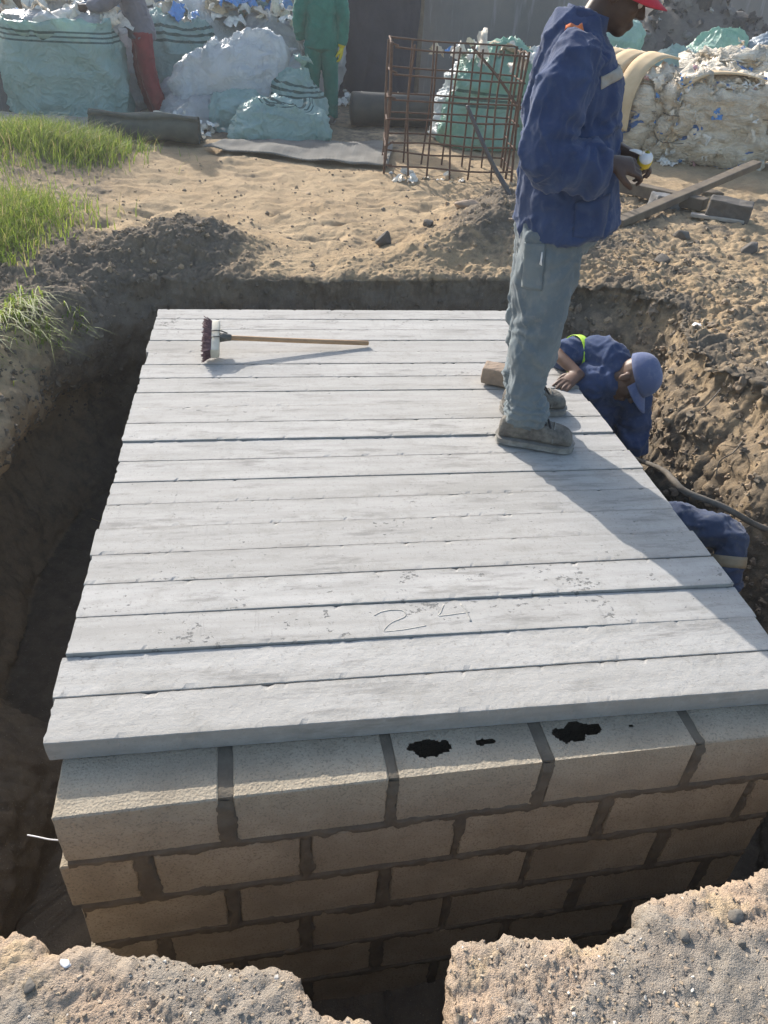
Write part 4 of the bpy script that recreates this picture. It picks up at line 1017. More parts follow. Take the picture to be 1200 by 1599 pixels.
# handle: from the socket down to the far end on the planks
v = tube([(.40, 2.412, .088), (.78, 2.455, .052), (1.15, 2.502, .018)], [.0125, .0125, .0125], 14, (0, 0, 1), 6); link('handle', mesh('handle', *rel(v, b0)), 'broom_wood', br)
me = bevbox('head_block', (.045, .215, .060), .01, 2, .001, 2, 4, 20); P_ = get_co(me); set_co(me, P_ @ Mb.T + (hb - b0)); link('head_block', me, 'broom_block', br)
v = tube([(.372, 2.405, .090), (.40, 2.411, .089), (.43, 2.415, .086)], [(.022, .03), .021, .016], 12, (0, 0, 1), 3); sk = link('socket', mesh('socket', *rel(v, b0)), 'bracket_grey', br)
it = []
for s in (-.022, .022):
    c = hb + axw * s; it.append(tube([c + axd * .06 + np.array([0, 0, .012]), c + axd * .02 + Mb[:, 2] * .036, c - axd * .02 + Mb[:, 2] * .036], [.0035] * 3, 6, (0, 0, 1), 3))
link('clamp_wire', mesh('clamp_wire', *rel(join_raw(it), b0)), 'bracket_grey', sk)
it = []; rb = np.random.default_rng(5)
for i in range(48):
    for j in range(8):
        c = hb + axw * (-.10 + .20 * i / 47) + Mb[:, 2] * (-.026 + .052 * j / 7) - axd * .018
        ln = .040 + rb.uniform(-.004, .004); sp = axw * (i / 47 - .5) * .05 + Mb[:, 2] * (j / 6 - .5) * .02 + rb.normal(size=3) * .004
        it.append(tube([c, c - axd * ln + sp], [.003, .0022], 4, (0, 0, 1), 1))
link('bristles', mesh('bristles', *rel(join_raw(it), b0)), 'bristle_purple', br)

# half brick behind his boot
me = bevbox('brick', (.155, .10, .085), .008, 2, .007, 4, 3, 14)
o = tag(link('brick', me, 'brick_tan', smooth=False), 'broken tan brick on the planks behind the standing worker\'s boot', 'brick'); o.location = (1.745, 2.03, .050); o.rotation_euler = (0, .03, -.45)

# bent grey stick across the right-hand gap
v = tube([(3.12, 1.02, -.30), (2.80, 1.10, -.275), (2.56, 1.15, -.170), (2.42, 1.24, -.145), (2.40, 1.33, -.14), (2.41, 1.46, -.165), (2.39, 1.68, -.24)], [.015, .0145, .014, .0145, .014, .0125, .011], 10, (0, 0, 1), 6)
me = mesh('stick', *v); displace(me, lambda P: .0022 * pnoise(P * 25) + .001 * pnoise(P * 80))
tag(link('stick', me, 'branch_grey'), 'long bent grey stick reaching from the right bank over the pit', 'stick')

v = tube([(.035, -.135, -.215), (.01, -.13, -.2155), (-.02, -.12, -.216), (-.05, -.11, -.217)], [.002] * 4, 6, (0, 0, 1), 5)
tag(link('cord', mesh('cord', *v), 'plastic_white'), 'thin pale cord stretched left from the block wall corner', 'cord')
for k, (pts_, lb) in enumerate((([(2.90, 1.62, -.12), (2.84, 1.58, -.16), (2.80, 1.60, -.22), (2.79, 1.57, -.30)], 'thin dry root dangling from the right pit face'), ([(2.92, 1.95, .0), (2.84, 1.90, -.06), (2.82, 1.93, -.12)], 'short dry root on the right pit face near the cap'))):
    tag(link('root', mesh('root', *tube(pts_, [.004, .0035, .003, .0022][:len(pts_)], 6, (0, 0, 1), 4)), 'branch_grey'), lb, 'root')
# bent pole stuck in the right heap
pb = gzat(2.62, 4.86)
v = tube([(2.62, 4.86, pb - .15), (2.615, 4.90, .14), (2.60, 5.0, .25), (2.485, 5.15, .425), (2.36, 5.23, .63), (2.253, 5.3, .826)], [.024, .024, .021, .018, .017, .016], 12, (0, 0, 1), 5)
tag(link('bent_pole', mesh('bent_pole', *v), 'pipe_blue_grey'), 'dark bent pole sticking out of the sand heap before the rebar cage', 'pole')

# ------------------------------------------------------------------ rebar cage
cz = .0
cage = tag(empty('rebar_cage', (2.45, 6.72, gzat(2.45, 6.72))), 'rusty rebar cage standing on the sand behind the deck', 'rebar cage')
c0 = np.array(cage.location); ca = math.radians(-7); CW, CD, CH = 1.22, .62, 1.07
def CR(p): p = np.asarray(p, float); return rotz(ca) @ np.array([p[0], p[1], 0]) + np.array([0, 0, p[2]])
per = [(-CW / 2, -CD / 2), (CW / 2, -CD / 2), (CW / 2, CD / 2), (-CW / 2, CD / 2)]
rc = np.random.default_rng(9)
for k, z in enumerate((.08, .27, .48, .65, .86, 1.07)):
    pts = []
    for i in range(4):
        a = np.array(per[i]); b = np.array(per[(i + 1) % 4]); e = (b - a) / np.linalg.norm(b - a)
        for t in (.03, .35, .65, .97):
            q = a + (b - a) * t; pts.append(CR((*(q * (1 + .012)), z + rc.normal() * .008 + (.02 * math.sin(i + k)))))
    pts.append(pts[0] + np.array([.03, .0, .012]))
    link('hoop', mesh('hoop', *tube(pts, [.0085] * len(pts), 7, (0, 0, 1), 3)), 'rebar_rust', cage)
xs_f = np.linspace(-CW / 2, CW / 2, 7)
vb = [(x, -CD / 2) for x in xs_f] + [(x, CD / 2) for x in xs_f] + [(-CW / 2, y) for y in (-.1, .12)] + [(CW / 2, y) for y in (-.1, .12)]
for x_, y_ in vb:
    a = rc.normal(size=2) * .012; big = .0125 if abs(abs(x_) - CW / 2) < .01 else .0095
    v = tube([CR((x_ + a[0], y_, -.05)), CR((x_ - a[0], y_ + a[1], .6)), CR((x_ + rc.normal() * .01, y_ - a[1], 1.085))], [big] * 3, 7, (1, 0, 0), 4)
    link('upright', mesh('upright', *v), 'rebar_rust', cage)
link('brace', mesh('brace', *tube([CR((.18, CD / 2, 1.06)), CR((.42, .1, .85)), CR((.62, -.2, .62))], [.013] * 3, 7, (1, 0, 0), 4)), 'rebar_rust', cage)

# ------------------------------------------------------------------ sacks, bags
PROF = dict(closed=[(0, 0), (.80, 0), (.97, .05), (1.03, .3), (1.0, .6), (.86, .85), (.5, .98), (0, 1.0)],
            open=[(0, 0), (.90, 0), (1, .05), (1.04, .35), (1.0, .72), (.95, .93), (.97, 1.0), (.92, .99), (.88, .86), (.6, .88), (0, .92)],
            tied=[(0, 0), (.82, 0), (1, .09), (1.05, .32), (.88, .58), (.5, .80), (.16, .88), (.13, .91), (.3, 1.0), (.24, 1.0), (0, .93)],
            slump=[(0, 0), (.88, 0), (1, .12), (1.0, .4), (.8, .75), (.45, .95), (0, 1.0)])
def sack(label, base, size, rz, matn, seed, prof='closed', lean=(0, 0), amp=1.0, box=.62, group=None, name='sack', band=(3., 4.), cat='sack'):
    pr = np.array(PROF[prof]); t = np.linspace(0, 1, len(pr)); tt = np.linspace(0, 1, 56)
    pts = catmull(np.concatenate([pr, np.zeros((len(pr), 1))], 1), 8)[:, :2]; s = np.concatenate([[0], np.cumsum(np.hypot(*np.diff(pts, axis=0).T))]); tt = np.linspace(0, s[-1], 76)
    r_ = np.interp(tt, s, pts[:, 0]); z_ = np.interp(tt, s, pts[:, 1]); n = 108
    a = np.linspace(0, 2 * math.pi, n, endpoint=False); cx = np.sign(np.cos(a)) * np.abs(np.cos(a)) ** box; cy = np.sign(np.sin(a)) * np.abs(np.sin(a)) ** box
    W, Dp, H = size
    P = np.stack([r_[:, None] * cx[None] * W / 2 + lean[0] * z_[:, None] ** 1.5, r_[:, None] * cy[None] * Dp / 2 + lean[1] * z_[:, None] ** 1.5, z_[:, None] * H + 0 * cx[None]], -1)
    bandv = ((z_ - band[0]) / (band[1] - band[0]))[:, None] + 0 * cx[None]
    me = grid_mesh('sack', P.reshape(76, n, 3), wrap_u=True)
    q0 = get_co(me); sc = seed * 7.31
    def fn(p):
        q = p + sc; wq = q * 2.2 + np.stack([pnoise(q * 1.7), pnoise(q * 1.7 + 7), pnoise(q * 1.7 + 3)], 1) * .7
        k = sstep(.0, .06, p[:, 2])
        return amp * k * (.17 * pnoise(q * 1.6) + .12 * crease(q, 1.1, seed, 2) + .075 * np.maximum(ridged(wq * .9), 0) ** 4 + .06 * np.maximum(ridged(wq * 1.7 + 5), 0) ** 5 + .03 * np.maximum(ridged(wq * 3.6 + 2), 0) ** 5 + .03 * crease(q, 4, seed + 9, 3) - .03)
    displace(me, fn); set_attr(me, 'band', bandv.ravel())
    o = link(name, me, matn); o.location = base; o.rotation_euler = (0, 0, rz)
    tag(o, label, cat, group); return o
G = 'sacks of recyclables heaped behind the site'
def gb(x, y, dz=0.0): return (x, y, gzat(x, y) - .015 + dz)
bagA = sack('huge open turquoise bulk bag with dark stripes beside the worker in red trousers', gb(-1.50, 8.95), (1.16, 1.0, 1.02), .05, 'sack_teal', 1, 'open', amp=.55, box=.5, group=G, name='bulk_bag', band=(.80, .93), cat='bulk bag')
for k, (dx, dy, r_) in enumerate(((-.28, -.1, .2), (.05, .1, .22), (.32, -.05, .19), (-.05, -.25, .17), (.25, .25, .2))):
    me = rock_mesh('contents', (r_ * 1.3, r_ * 1.1, r_), 50 + k, 4, .5); o = link('contents', me, ['sack_grey', 'film_white', 'sack_grey', 'film_white', 'sack_blue_grey'][k], bagA); o.location = (dx, dy, .93)
sack('broad crumpled white sack slumped in the middle of the heap', gb(.32, 9.15), (1.35, .85, .90), .1, 'sack_white', 2, 'closed', (.05, .1), .9, .7, G)
sack('small sagging turquoise sack lying closest to the ribbed mat', gb(.85, 8.10), (1.08, .62, .42), -.03, 'sack_teal', 3, 'slump', (.08, .05), .62, .62, G, band=(.9, .99))
sack('striped turquoise sack with a bunched neck held by the green worker', gb(1.05, 8.80), (.66, .6, .78), .3, 'sack_teal', 4, 'tied', (.1, -.02), .6, .75, G, band=(.5, .72))
sack('low white sack under the crumpled white sack, beside red trousers', gb(-.12, 8.75), (.75, .6, .32), .4, 'sack_grey', 5, 'slump', amp=.6, group=G)
sack('tall teal sack behind the worker in red trousers', gb(-.35, 9.95), (.95, .8, 1.12), .1, 'sack_teal', 6, 'closed', (0, .05), .8, .65, G, band=(.72, .9))
sack('teal sack foot showing left of the small turquoise sack', gb(.42, 8.62), (.80, .5, .40), -.1, 'sack_teal', 7, 'slump', amp=.6, group=G)
sack('upright grey white sack behind the broad white sack, left of two', gb(.0, 10.5), (1.0, .8, 1.25), .2, 'sack_white', 8, 'closed', (.05, 0), 1.0, .7, G)
sack('upright grey sack behind the broad white sack, right of two', gb(.95, 10.4), (1.0, .8, 1.12), -.1, 'sack_grey', 9, 'closed', (.0, 0), .9, .7, G)
sack('teal sack topping the heap behind, at the upper photo edge', gb(.35, 11.3), (1.4, 1.0, 1.62), .2, 'sack_teal', 10, 'open', (.0, 0), 1.0, .7, G)
sack('white sack heaped behind the huge bulk bag, near its left rim', gb(-1.75, 10.1), (1.0, .8, 1.18), .1, 'sack_grey', 11, 'closed', (.05, 0), .9, .7, G)
sack('teal sack behind the dark post at the left photo edge', gb(-2.65, 10.7), (1.0, .9, 1.0), .1, 'sack_teal', 12, 'closed', (.05, 0), .9, .65, G)
sack('grey sack behind the bulk bag, half hidden by the grey jacket', gb(-.95, 10.6), (1.1, .9, 1.28), .3, 'sack_blue_grey', 13, 'closed', (.05, 0), .9, .7, G)
sack('white sack stacked farthest left beyond the dark post', gb(-3.4, 11.3), (1.2, .9, 1.3), .3, 'sack_white', 14, 'closed', (.05, 0), .9, .7, G)
sack('teal sack at the back between bulk bag and dark post', gb(-2.2, 11.9), (1.6, 1.0, 1.60), .1, 'sack_teal', 15, 'open', (.05, 0), .9, .7, G)
sack('shiny green and white sack standing behind the rebar cage', gb(3.28, 8.35), (1.20, .85, 1.02), -.1, 'sack_green', 16, 'closed', (.22, .05), .8, .7, G, band=(.42, .6))
sack('white plastic bag draped over the green sack behind the cage', gb(3.10, 8.62), (.85, .6, .95), .3, 'sack_white', 17, 'closed', (.25, .02), 1.1, .75, G)
MORE = [('pale sack wedged between the bulk bag and red trousers', (-.98, 9.75), (.8, .7, .98), .5, 'sack_white', 61, 'closed'), ('flattened pale sack lying under the tall teal sack', (-.25, 9.35), (.7, .5, .45), .2, 'sack_white', 62, 'slump'),
        ('pale teal sack tucked behind the neck of the striped sack', (.95, 9.55), (.75, .6, .80), .6, 'sack_white', 63, 'tied'), ('white sack leaning on the fence above the broad white sack', (.55, 11.9), (1.1, .8, 1.75), .1, 'sack_white', 64, 'tied'),
        ('teal sack between the grey worker and the fence', (-.9, 11.7), (1.1, .9, 1.62), .3, 'sack_teal', 65, 'closed'), ('white sack directly behind the bulk bag opening', (-1.45, 10.9), (.95, .8, 1.42), .7, 'sack_white', 66, 'tied'),
        ('grey sack left of the green worker, by the fence', (1.35, 11.6), (.9, .8, 1.4), .2, 'sack_grey', 67, 'closed'), ('teal sack far left against the fence', (-3.2, 12.3), (1.2, .9, 1.7), .1, 'sack_teal', 68, 'closed'),
        ('white sack peeping over the dark post', (-2.45, 12.6), (1.0, .7, 1.8), .1, 'sack_white', 69, 'closed')]
for lab, (x_, y_), sz, rz_, m_, sd_, pf in MORE: sack(lab, gb(x_, y_), sz, rz_, m_, sd_, pf, (.05, 0), .8, .72, G)
G2 = 'sacks beyond the bales'
sack('long teal sack lying behind the nearer bales by the worker\'s chin', gb(6.55, 10.6), (1.5, .8, .95), -.3, 'sack_teal', 21, 'slump', amp=.8, group=G2)
sack('pinkish white sack behind the worker\'s collar', gb(5.2, 9.6), (.9, .7, 1.05), .2, 'sack_grey', 22, 'closed', amp=.8, group=G2)
sack('green striped sack lying before the dark scrap heap', gb(7.55, 11.4), (1.1, .8, 1.25), .2, 'sack_green', 23, 'slump', (.15, 0), .8, .7, G2)
sack('blue grey sack at the right photo edge before the scrap heap', gb(8.5, 11.2), (1.4, .9, 1.22), -.2, 'sack_blue_grey', 24, 'slump', amp=.9, group=G2)
sack('teal sack right of the standing worker\'s red cap', gb(6.3, 12.4), (1.2, .8, 1.25), .4, 'sack_teal', 25, 'closed', amp=.9, group=G2)

def crumple(cs, ns, size, seed, tone=None):
    """little crumpled sheets at points cs with normals ns"""
    r = np.random.default_rng(seed); m = 7; V = []; F = []; Tn = []
    u, v = np.meshgrid(np.linspace(-1, 1, m), np.linspace(-1, 1, m)); u = u.ravel(); v = v.ravel()
    for c, n in zip(cs, ns):
        n = unit(n + r.normal(size=3) * .5); a = unit(np.cross(n, r.normal(size=3))); b = np.cross(n, a); s = r.uniform(*size)
        h = .3 * np.sin(u * r.uniform(1, 5) + v * r.uniform(-4, 4) + r.uniform(0, 6)) + .25 * np.abs(np.sin(u * r.uniform(-3, 3) + v * r.uniform(2, 6) + r.uniform(0, 6))) - .5 * (u * u + v * v) * r.uniform(0, .8) + r.normal(size=m * m) * .07; o = len(V)
        p = np.asarray(c) + (u * s)[:, None] * a * r.uniform(.6, 1.3) + (v * s)[:, None] * b * r.uniform(.5, 1) + (h * s)[:, None] * n + r.normal(size=(m * m, 3)) * s * .07
        V += p.tolist(); t = r.uniform() if tone is None else r.choice(tone); Tn += [t] * (m * m)
        F += [(o + j * m + i, o + j * m + i + 1, o + (j + 1) * m + i + 1, o + (j + 1) * m + i) for j in range(m - 1) for i in range(m - 1)]
    me = mesh('scraps', V, F); set_attr(me, 'tone', Tn); return me
def bale(label, base, size, rz, seed, nflake=320, boards=()):
    root = tag(empty('film_bale', base, rz), label, 'bale', 'bales of plastic film')
    bm = bmesh.new(); bmesh.ops.create_cube(bm, size=1); bmesh.ops.bevel(bm, geom=bm.edges[:], offset=.12, segments=3, affect='EDGES')
    bmesh.ops.subdivide_edges(bm, edges=bm.edges[:], cuts=14, use_grid_fill=True)
    me = bpy.data.meshes.new('body'); bm.to_mesh(me); bm.free(); P = get_co(me); P[:, 2] += .5; set_co(me, P * np.array(size))
    def fn(p):
        q = p * np.array([1, 1, 1.9]) + seed * 5; q = q + .25 * np.stack([pnoise(q * 2), pnoise(q * 2 + 9), pnoise(q * 2 + 4)], 1)
        return .09 * pnoise(q * 1.6) + .06 * ridged(q * 3.1) + .07 * np.maximum(ridged(q * 5), 0) ** 3 + .05 * np.maximum(ridged(q * 9.5 + 3), 0) ** 3 + .05 * crease(q, 4, seed, 3) + .02 * pnoise(q * 15)
    displace(me, fn); b = link('body', me, 'film_bale', root)
    P = get_co(me); N = get_no(me); r = np.random.default_rng(seed); k = r.choice(len(P), nflake); k = k[P[k, 2] > .05]
    o = link('film_scraps', crumple(P[k], N[k], (.025, .075), seed), 'film_mix', root, smooth=True); o['kind'] = 'stuff'
    for (pts, wd, th_) in boards:
        C = catmull(pts, 8); V = []
        T_ = np.gradient(C, axis=0); T_ /= np.linalg.norm(T_, axis=1)[:, None]; wv = np.asarray(wd, float)
        Pn = np.stack([C + wv * t for t in np.linspace(-.5, .5, 4)], 1)
        o = link('cardboard_sheet', grid_mesh('cardboard_sheet', Pn), 'cardboard', root); solid(o, th_)
    for zf in (.3, .62):
        x_, y_, z_ = size[0] * .53, size[1] * .54, size[2] * zf
        link('wire', mesh('wire', *tube([(-x_, -y_, z_), (x_, -y_, z_ + .02), (x_, y_, z_), (-x_, y_, z_), (-x_, -y_, z_)], [.004] * 5, 5, (0, 0, 1), 1)), 'wire_dark', root)
    return root
rq = np.random.default_rng(44)
cs = []
for x_, y_, z_, sx, n_ in ((-1.5, 8.9, 1.0, .35, 40), (-1.9, 10.0, 1.2, .4, 30), (-2.6, 10.6, 1.05, .4, 30), (.1, 10.4, 1.25, .5, 40), (.9, 10.3, 1.15, .4, 30), (.4, 11.1, 1.6, .6, 40), (-.4, 9.9, 1.1, .3, 20), (3.3, 8.3, 1.0, .3, 26), (-2.2, 11.6, 1.6, .7, 40)):
    cs += [(x_ + rq.normal() * sx, y_ + rq.normal() * .2, z_ + rq.normal() * .06) for _ in range(n_)]
tag(link('film_clutter', crumple(cs, [(0, -.6, 1)] * len(cs), (.04, .15), 91, [.1, .2, .45, .5, .6, .72, .9]), 'film_mix'), 'loose plastic film clutter on top of the sack heap', 'film', kind='stuff')
zb1 = gzat(5.05, 8.3)
bale('film bale topped with three curved cardboard sheets behind the standing worker', (5.05, 8.35, zb1 - .03), (.9, .95, .84), -.85, 31, 260,
     [([(d, -.66, .34), (d - .01, -.64, .66), (d, -.46, .92), (d + .02, -.12, 1.04), (d + .03, .3, 1.02)], (.22, .02, -.03), .02) for d in (-.36, -.10, .16)])
zb2 = gzat(5.75, 7.85)
bale('large frayed film bale with a cardboard lid nearest the right edge', (5.80, 7.92, zb2 - .03), (1.25, 1.0, .84), -.12, 32, 520,
     [([(-.55, -.25, .80), (-.3, -.2, .93), (.1, -.15, .95), (.42, -.12, .90)], (.05, .55, 0), .015), ([(-.42, -.42, .78), (-.36, -.44, .90)], (.16, -.02, 0), .015)])
bale('pale film bale half hidden behind the large frayed bale', (7.15, 9.6, gzat(7.15, 9.6) - .03), (1.5, 1.0, 1.02), .1, 33, 260)
bale('film bale cut off by the right photo edge', (7.25, 8.1, gzat(7.25, 8.1) - .03), (1.0, 1.0, .8), .2, 34, 160)

# dark scrap heap far right
hx, hy = np.meshgrid(np.linspace(-1, 1, 60), np.linspace(-1, 1, 40)); hr = np.sqrt(hx ** 2 + hy ** 2)
HZ = 1.75 * np.clip(1 - hr, 0, 1) ** .8 - .05
Ph = np.stack([hx * 3.2, hy * 1.8, HZ], -1); me = grid_mesh('heap', Ph)
displace(me, lambda p: .12 * ridged(p * 1.8) + .07 * ridged(p * 5) + .03 * pnoise(p * 14))
heap = tag(empty('scrap_heap', (8.5, 14.2, 0)), 'dark heap of mixed scrap beyond the bales', 'scrap heap')
link('core', me, 'rubble_dark', heap); P_ = get_co(me); N_ = get_no(me); k = np.random.default_rng(3).choice(len(P_), 900)
o = link('scraps', crumple(P_[k], N_[k], (.05, .16), 77), 'scrap_mix', heap); o['kind'] = 'stuff'

# ------------------------------------------------------------------ boundary: navy sheet, rendered wall, posts
def wavy_panel(name, x0, x1, y0, z1, amp, matn, par, nx=90, nz=40, seed=0, th_=.01):
    X, Z = np.meshgrid(np.linspace(x0, x1, nx), np.linspace(-.05, z1, nz)); q = np.stack([X * 2.0, 0 * X, Z * .5], -1).reshape(-1, 3) + seed
    Y = y0 + amp * (pnoise(q) + .5 * ridged(q * 2.3)).reshape(X.shape)
    o = link(name, grid_mesh(name, np.stack([X, Y, Z], -1)), matn, par); solid(o, th_); return o
tarp = tag(empty('navy_sheet_screen', (0, 0, 0)), 'dark navy sheet screen hanging behind the green worker', 'sheet')
wavy_panel('sheet', 1.55, 3.06, 12.0, 2.25, .05, 'tarp_navy', tarp, seed=3)
for x_ in (1.55, 3.08): link('post', mesh('post', *tube([(x_, 12.04, -.1), (x_, 12.05, 2.3)], [.045, .04], 10, (1, 0, 0), 4)), 'timber_old', tarp)
wl = tag(empty('rendered_wall', (4.45, 12.6, 0)), 'stained grey rendered wall beyond the rebar cage', 'wall')
me = bevbox('wall_panel', (2.6, .18, 2.3), .01, 1, .008, 30, 3, 2); o = link('wall_panel', me, 'rendered_wall', wl); o.location = (0, 0, 1.12)
me = bevbox('coping', (2.65, .26, .08), .01, 1); o = link('coping', me, 'rendered_wall', wl); o.location = (0, 0, 2.31)
wl = tag(empty('back_fence', (-3.5, 13.4, 0)), 'tall grey green boarded fence behind the sack heap', 'fence')
for k in range(34):
    me = bevbox('board', (.29, .03, 2.2), .005, 1); o = link('board', me, 'carpet_green_grey', wl, smooth=False); o.location = (-5 + k * .305, random.uniform(-.01, .01), 1.08)
wl = tag(empty('far_wall', (16, 22, 0)), 'long dark wall closing the yard beyond the scrap heap', 'wall')
for k in range(9):
    me = bevbox('panel', (2.38, .15, 2.6), .02, 1); o = link('panel', me, 'rendered_wall', wl, smooth=False); o.location = (-9.6 + k * 2.4, 0, 1.28)
po = tag(link('dark_post', mesh('dark_post', *tube([(-2.11, 9.75, -.1), (-2.11, 9.78, .7), (-2.09, 9.8, 1.9)], [(.055, .05), (.052, .048), (.05, .045)], 10, (1, 0, 0), 4)), 'timber_old'), 'leaning dark post at the left photo edge', 'post')
# concrete trough left of the bulk bag
me = bevbox('trough', (.75, .8, .58), .02, 2, .006, 8, 5, 6); o = tag(link('concrete_trough', me, 'rendered_wall'), 'pale topped concrete box at the left edge beside the bulk bag', 'concrete box'); o.location = (-2.52, 9.25, .30)
# drum
dr = tag(empty('drum', (2.35, 9.35, gzat(2.35, 9.35))), 'dark drum lying on its side behind the rebar cage', 'drum')
v = tube([(-.55, 0, .19), (-.53, 0, .19), (-.15, .02, .19), (.5, .05, .19)], [.165, .18, .175, .18], 28, (0, 0, 1), 5, cap=False); o = link('shell', mesh('shell', *v), 'drum_dark', dr); solid(o, .012)
link('lid', mesh('lid', *tube([(.48, .05, .19), (.5, .05, .19)], [.175, .175], 28, (0, 0, 1), 1)), 'drum_dark', dr)
# ribbed mat
MX, MY = np.meshgrid(np.linspace(0, 1, 120), np.linspace(0, 1, 24))
a_, b_, c_, d_ = map(np.array, ((.05, 7.25), (1.86, 6.66), (2.12, 8.0), (.28, 7.75)))
XY = (a_[None, None] * (1 - MX[..., None]) + b_ * MX[..., None]) * (1 - MY[..., None]) + (d_ * (1 - MX[..., None]) + c_ * MX[..., None]) * MY[..., None]
q = np.concatenate([XY * 1.6, np.zeros((24, 120, 1))], -1).reshape(-1, 3)
GZm = ground_h(XY[..., 0], XY[..., 1]) + .03 + (.045 * np.maximum(pnoise(q * 1.2), -.3) + .02 * pnoise(q * 2.7)).reshape(24, 120) + .012 + .006 * np.sin(MX * 330)
o = tag(link('ribbed_mat', grid_mesh('ribbed_mat', np.concatenate([XY, GZm[..., None]], -1)), 'ribbed_mat'), 'wavy grey ribbed mat lying between sacks and sunlit sand', 'mat'); solid(o, .012)
# rolled carpet
rl = tag(empty('rolled_carpet', (-.55, 7.52, gzat(-.55, 7.52))), 'dull green rolled carpet lying behind the grass', 'carpet')
sp = []; nsp = 46
for i in range(nsp):
    a = i / nsp * 2 * math.pi * 2.4; r = .05 + .085 * i / nsp; sp.append((r * math.cos(a), r * math.sin(a)))
sp += [(.14 + .12 * k, -.115 - .01 * k) for k in range(1, 4)]
xs = np.linspace(-.52, .56, 24); Pr = np.array([[(x_, p[0] * (1 - .1 * (x_ > .2)), max(p[1], -.135) + .135 + .012 * math.sin(x_ * 9 + p[0] * 20)) for p in sp] for x_ in xs])
o = link('roll', grid_mesh('roll', Pr), 'carpet_green_grey', rl); solid(o, .008); o.rotation_euler = (0, 0, -.1)
# pallet
pl_ = tag(empty('slatted_pallet', (-1.95, 8.15, gzat(-1.95, 8.15)), -.12), 'weathered slatted pallet on the ground before the bulk bag', 'pallet')
for k in range(7):
    me = bevbox('slat', (1.5, .085, .018), .003, 1, .001, 2, k, 6); o = link('slat', me, 'timber_pale', pl_, smooth=False); o.location = (.15, -.36 + k * .118, .085); o.rotation_euler = (0, 0, random.uniform(-.01, .01))
for k in range(3):
    me = bevbox('bearer', (.08, .82, .07), .004, 1); o = link('bearer', me, 'timber_old', pl_, smooth=False); o.location = (-.5 + k * .65, 0, .04)
# timbers, rubble
def beam(label, a, b, wd, th_, matn='timber_old', seed=0):
    a = np.array(a, float); b = np.array(b, float); L = np.linalg.norm(b - a); me = bevbox('timber', (L, wd, th_), .006, 1, .004, 5, seed, 5)
    o = tag(link('timber', me, matn, smooth=False), label, 'timber'); o.location = (a + b) / 2
    o.rotation_euler = Vector(b - a).to_track_quat('X', 'Z').to_euler(); return o
beam('long grey timber propped on the dark rubble block at right', (3.50, 4.80, .085), (5.55, 6.32, .30), .10, .06, seed=1)
beam('dark thick timber lying behind the standing worker\'s hands', (3.75, 6.25, .14), (4.55, 5.35, .12), .13, .10, seed=2)
beam('short pale broken board under the long timber', (4.35, 5.2, .07), (4.75, 5.0, .07), .08, .03, 'timber_pale', 3)
def rubble(label, loc, size, rz, matn, seed, cat='rubble'):
    me = bevbox('rubble', size, .015, 2, .012, 5, seed, 9); o = tag(link('rubble_block', me, matn, smooth=False), label, cat); o.location = (loc[0], loc[1], gzat(loc[0], loc[1]) + size[2] / 2 - .02 + (loc[2] if len(loc) > 2 else 0)); o.rotation_euler = (.05, .06, rz); return o
rubble('dark rubble block under the long timber', (4.66, 5.13), (.36, .20, .19), -.55, 'rubble_dark', 1)
rubble('pale grey block fragment between the two timbers', (4.25, 5.52), (.26, .14, .14), .1, 'rubble_grey', 2)
rubble('small dark block beyond the crossing timbers', (4.95, 6.0), (.26, .12, .08), .2, 'timber_old', 3)

# stones one can pick out
ST = [('rounded stone on the sand near the far pit edge', (1.47, 4.15), (.075, .06, .06), 'rubble_dark', 1), ('dark stone on the right bank below the timbers', (3.35, 3.66), (.075, .055, .04), 'rubble_dark', 2),
      ('dark stone left of the rubble block', (3.95, 4.55), (.08, .065, .055), 'rubble_dark', 3), ('flat stone at the right photo edge below the timber', (4.32, 4.15), (.10, .07, .05), 'rubble_dark', 4),
      ('small stone near the pole heap', (1.86, 4.58), (.05, .04, .035), 'rubble_dark', 5), ('reddish stone slab on the right sand heap', (2.2, 4.75), (.14, .05, .04), 'brick_tan', 6),
      ('pale chip on the right bank', (3.10, 2.62), (.045, .035, .015), 'plastic_white', 7), ('grey stone halfway down the right bank top', (3.25, 2.05), (.06, .05, .04), 'rubble_grey', 8)]
for lab, (x_, y_), r_, m_, sd_ in ST:
    o = tag(link('stone', rock_mesh('stone', r_, sd_, 3, .35), m_), lab, 'stone'); o.location = (x_, y_, gzat(x_, y_) + r_[2] * .55); o.rotation_euler = (0, 0, sd_)
FS = [('grey angular stone bedded in the left foreground crust', (.105, -.585), (.017, .012, .008), 'soil_stone', 11), ('white plastic chip on the left foreground', (.16, -.545), (.013, .009, .003), 'plastic_white', 12),
      ('yellowish pebble on the right foreground', (1.62, -.72), (.010, .008, .008), 'brick_tan', 14), ('dark pebble on the right foreground beside a shell', (1.56, -.67), (.010, .008, .007), 'soil_stone', 15),
      ('large grey clod on the right foreground', (1.58, -.615), (.022, .016, .010), 'soil_stone', 16), ('dark clod low on the right foreground', (1.44, -.645), (.014, .011, .008), 'soil_stone', 17)]
for lab, (x_, y_), r_, m_, sd_ in FS:
    o = tag(link('stone', rock_mesh('stone', r_, sd_, 3, .35), m_), lab, 'stone'); o.location = (x_, y_, gzat(x_, y_) + r_[2] * .5); o.rotation_euler = (0, 0, sd_)

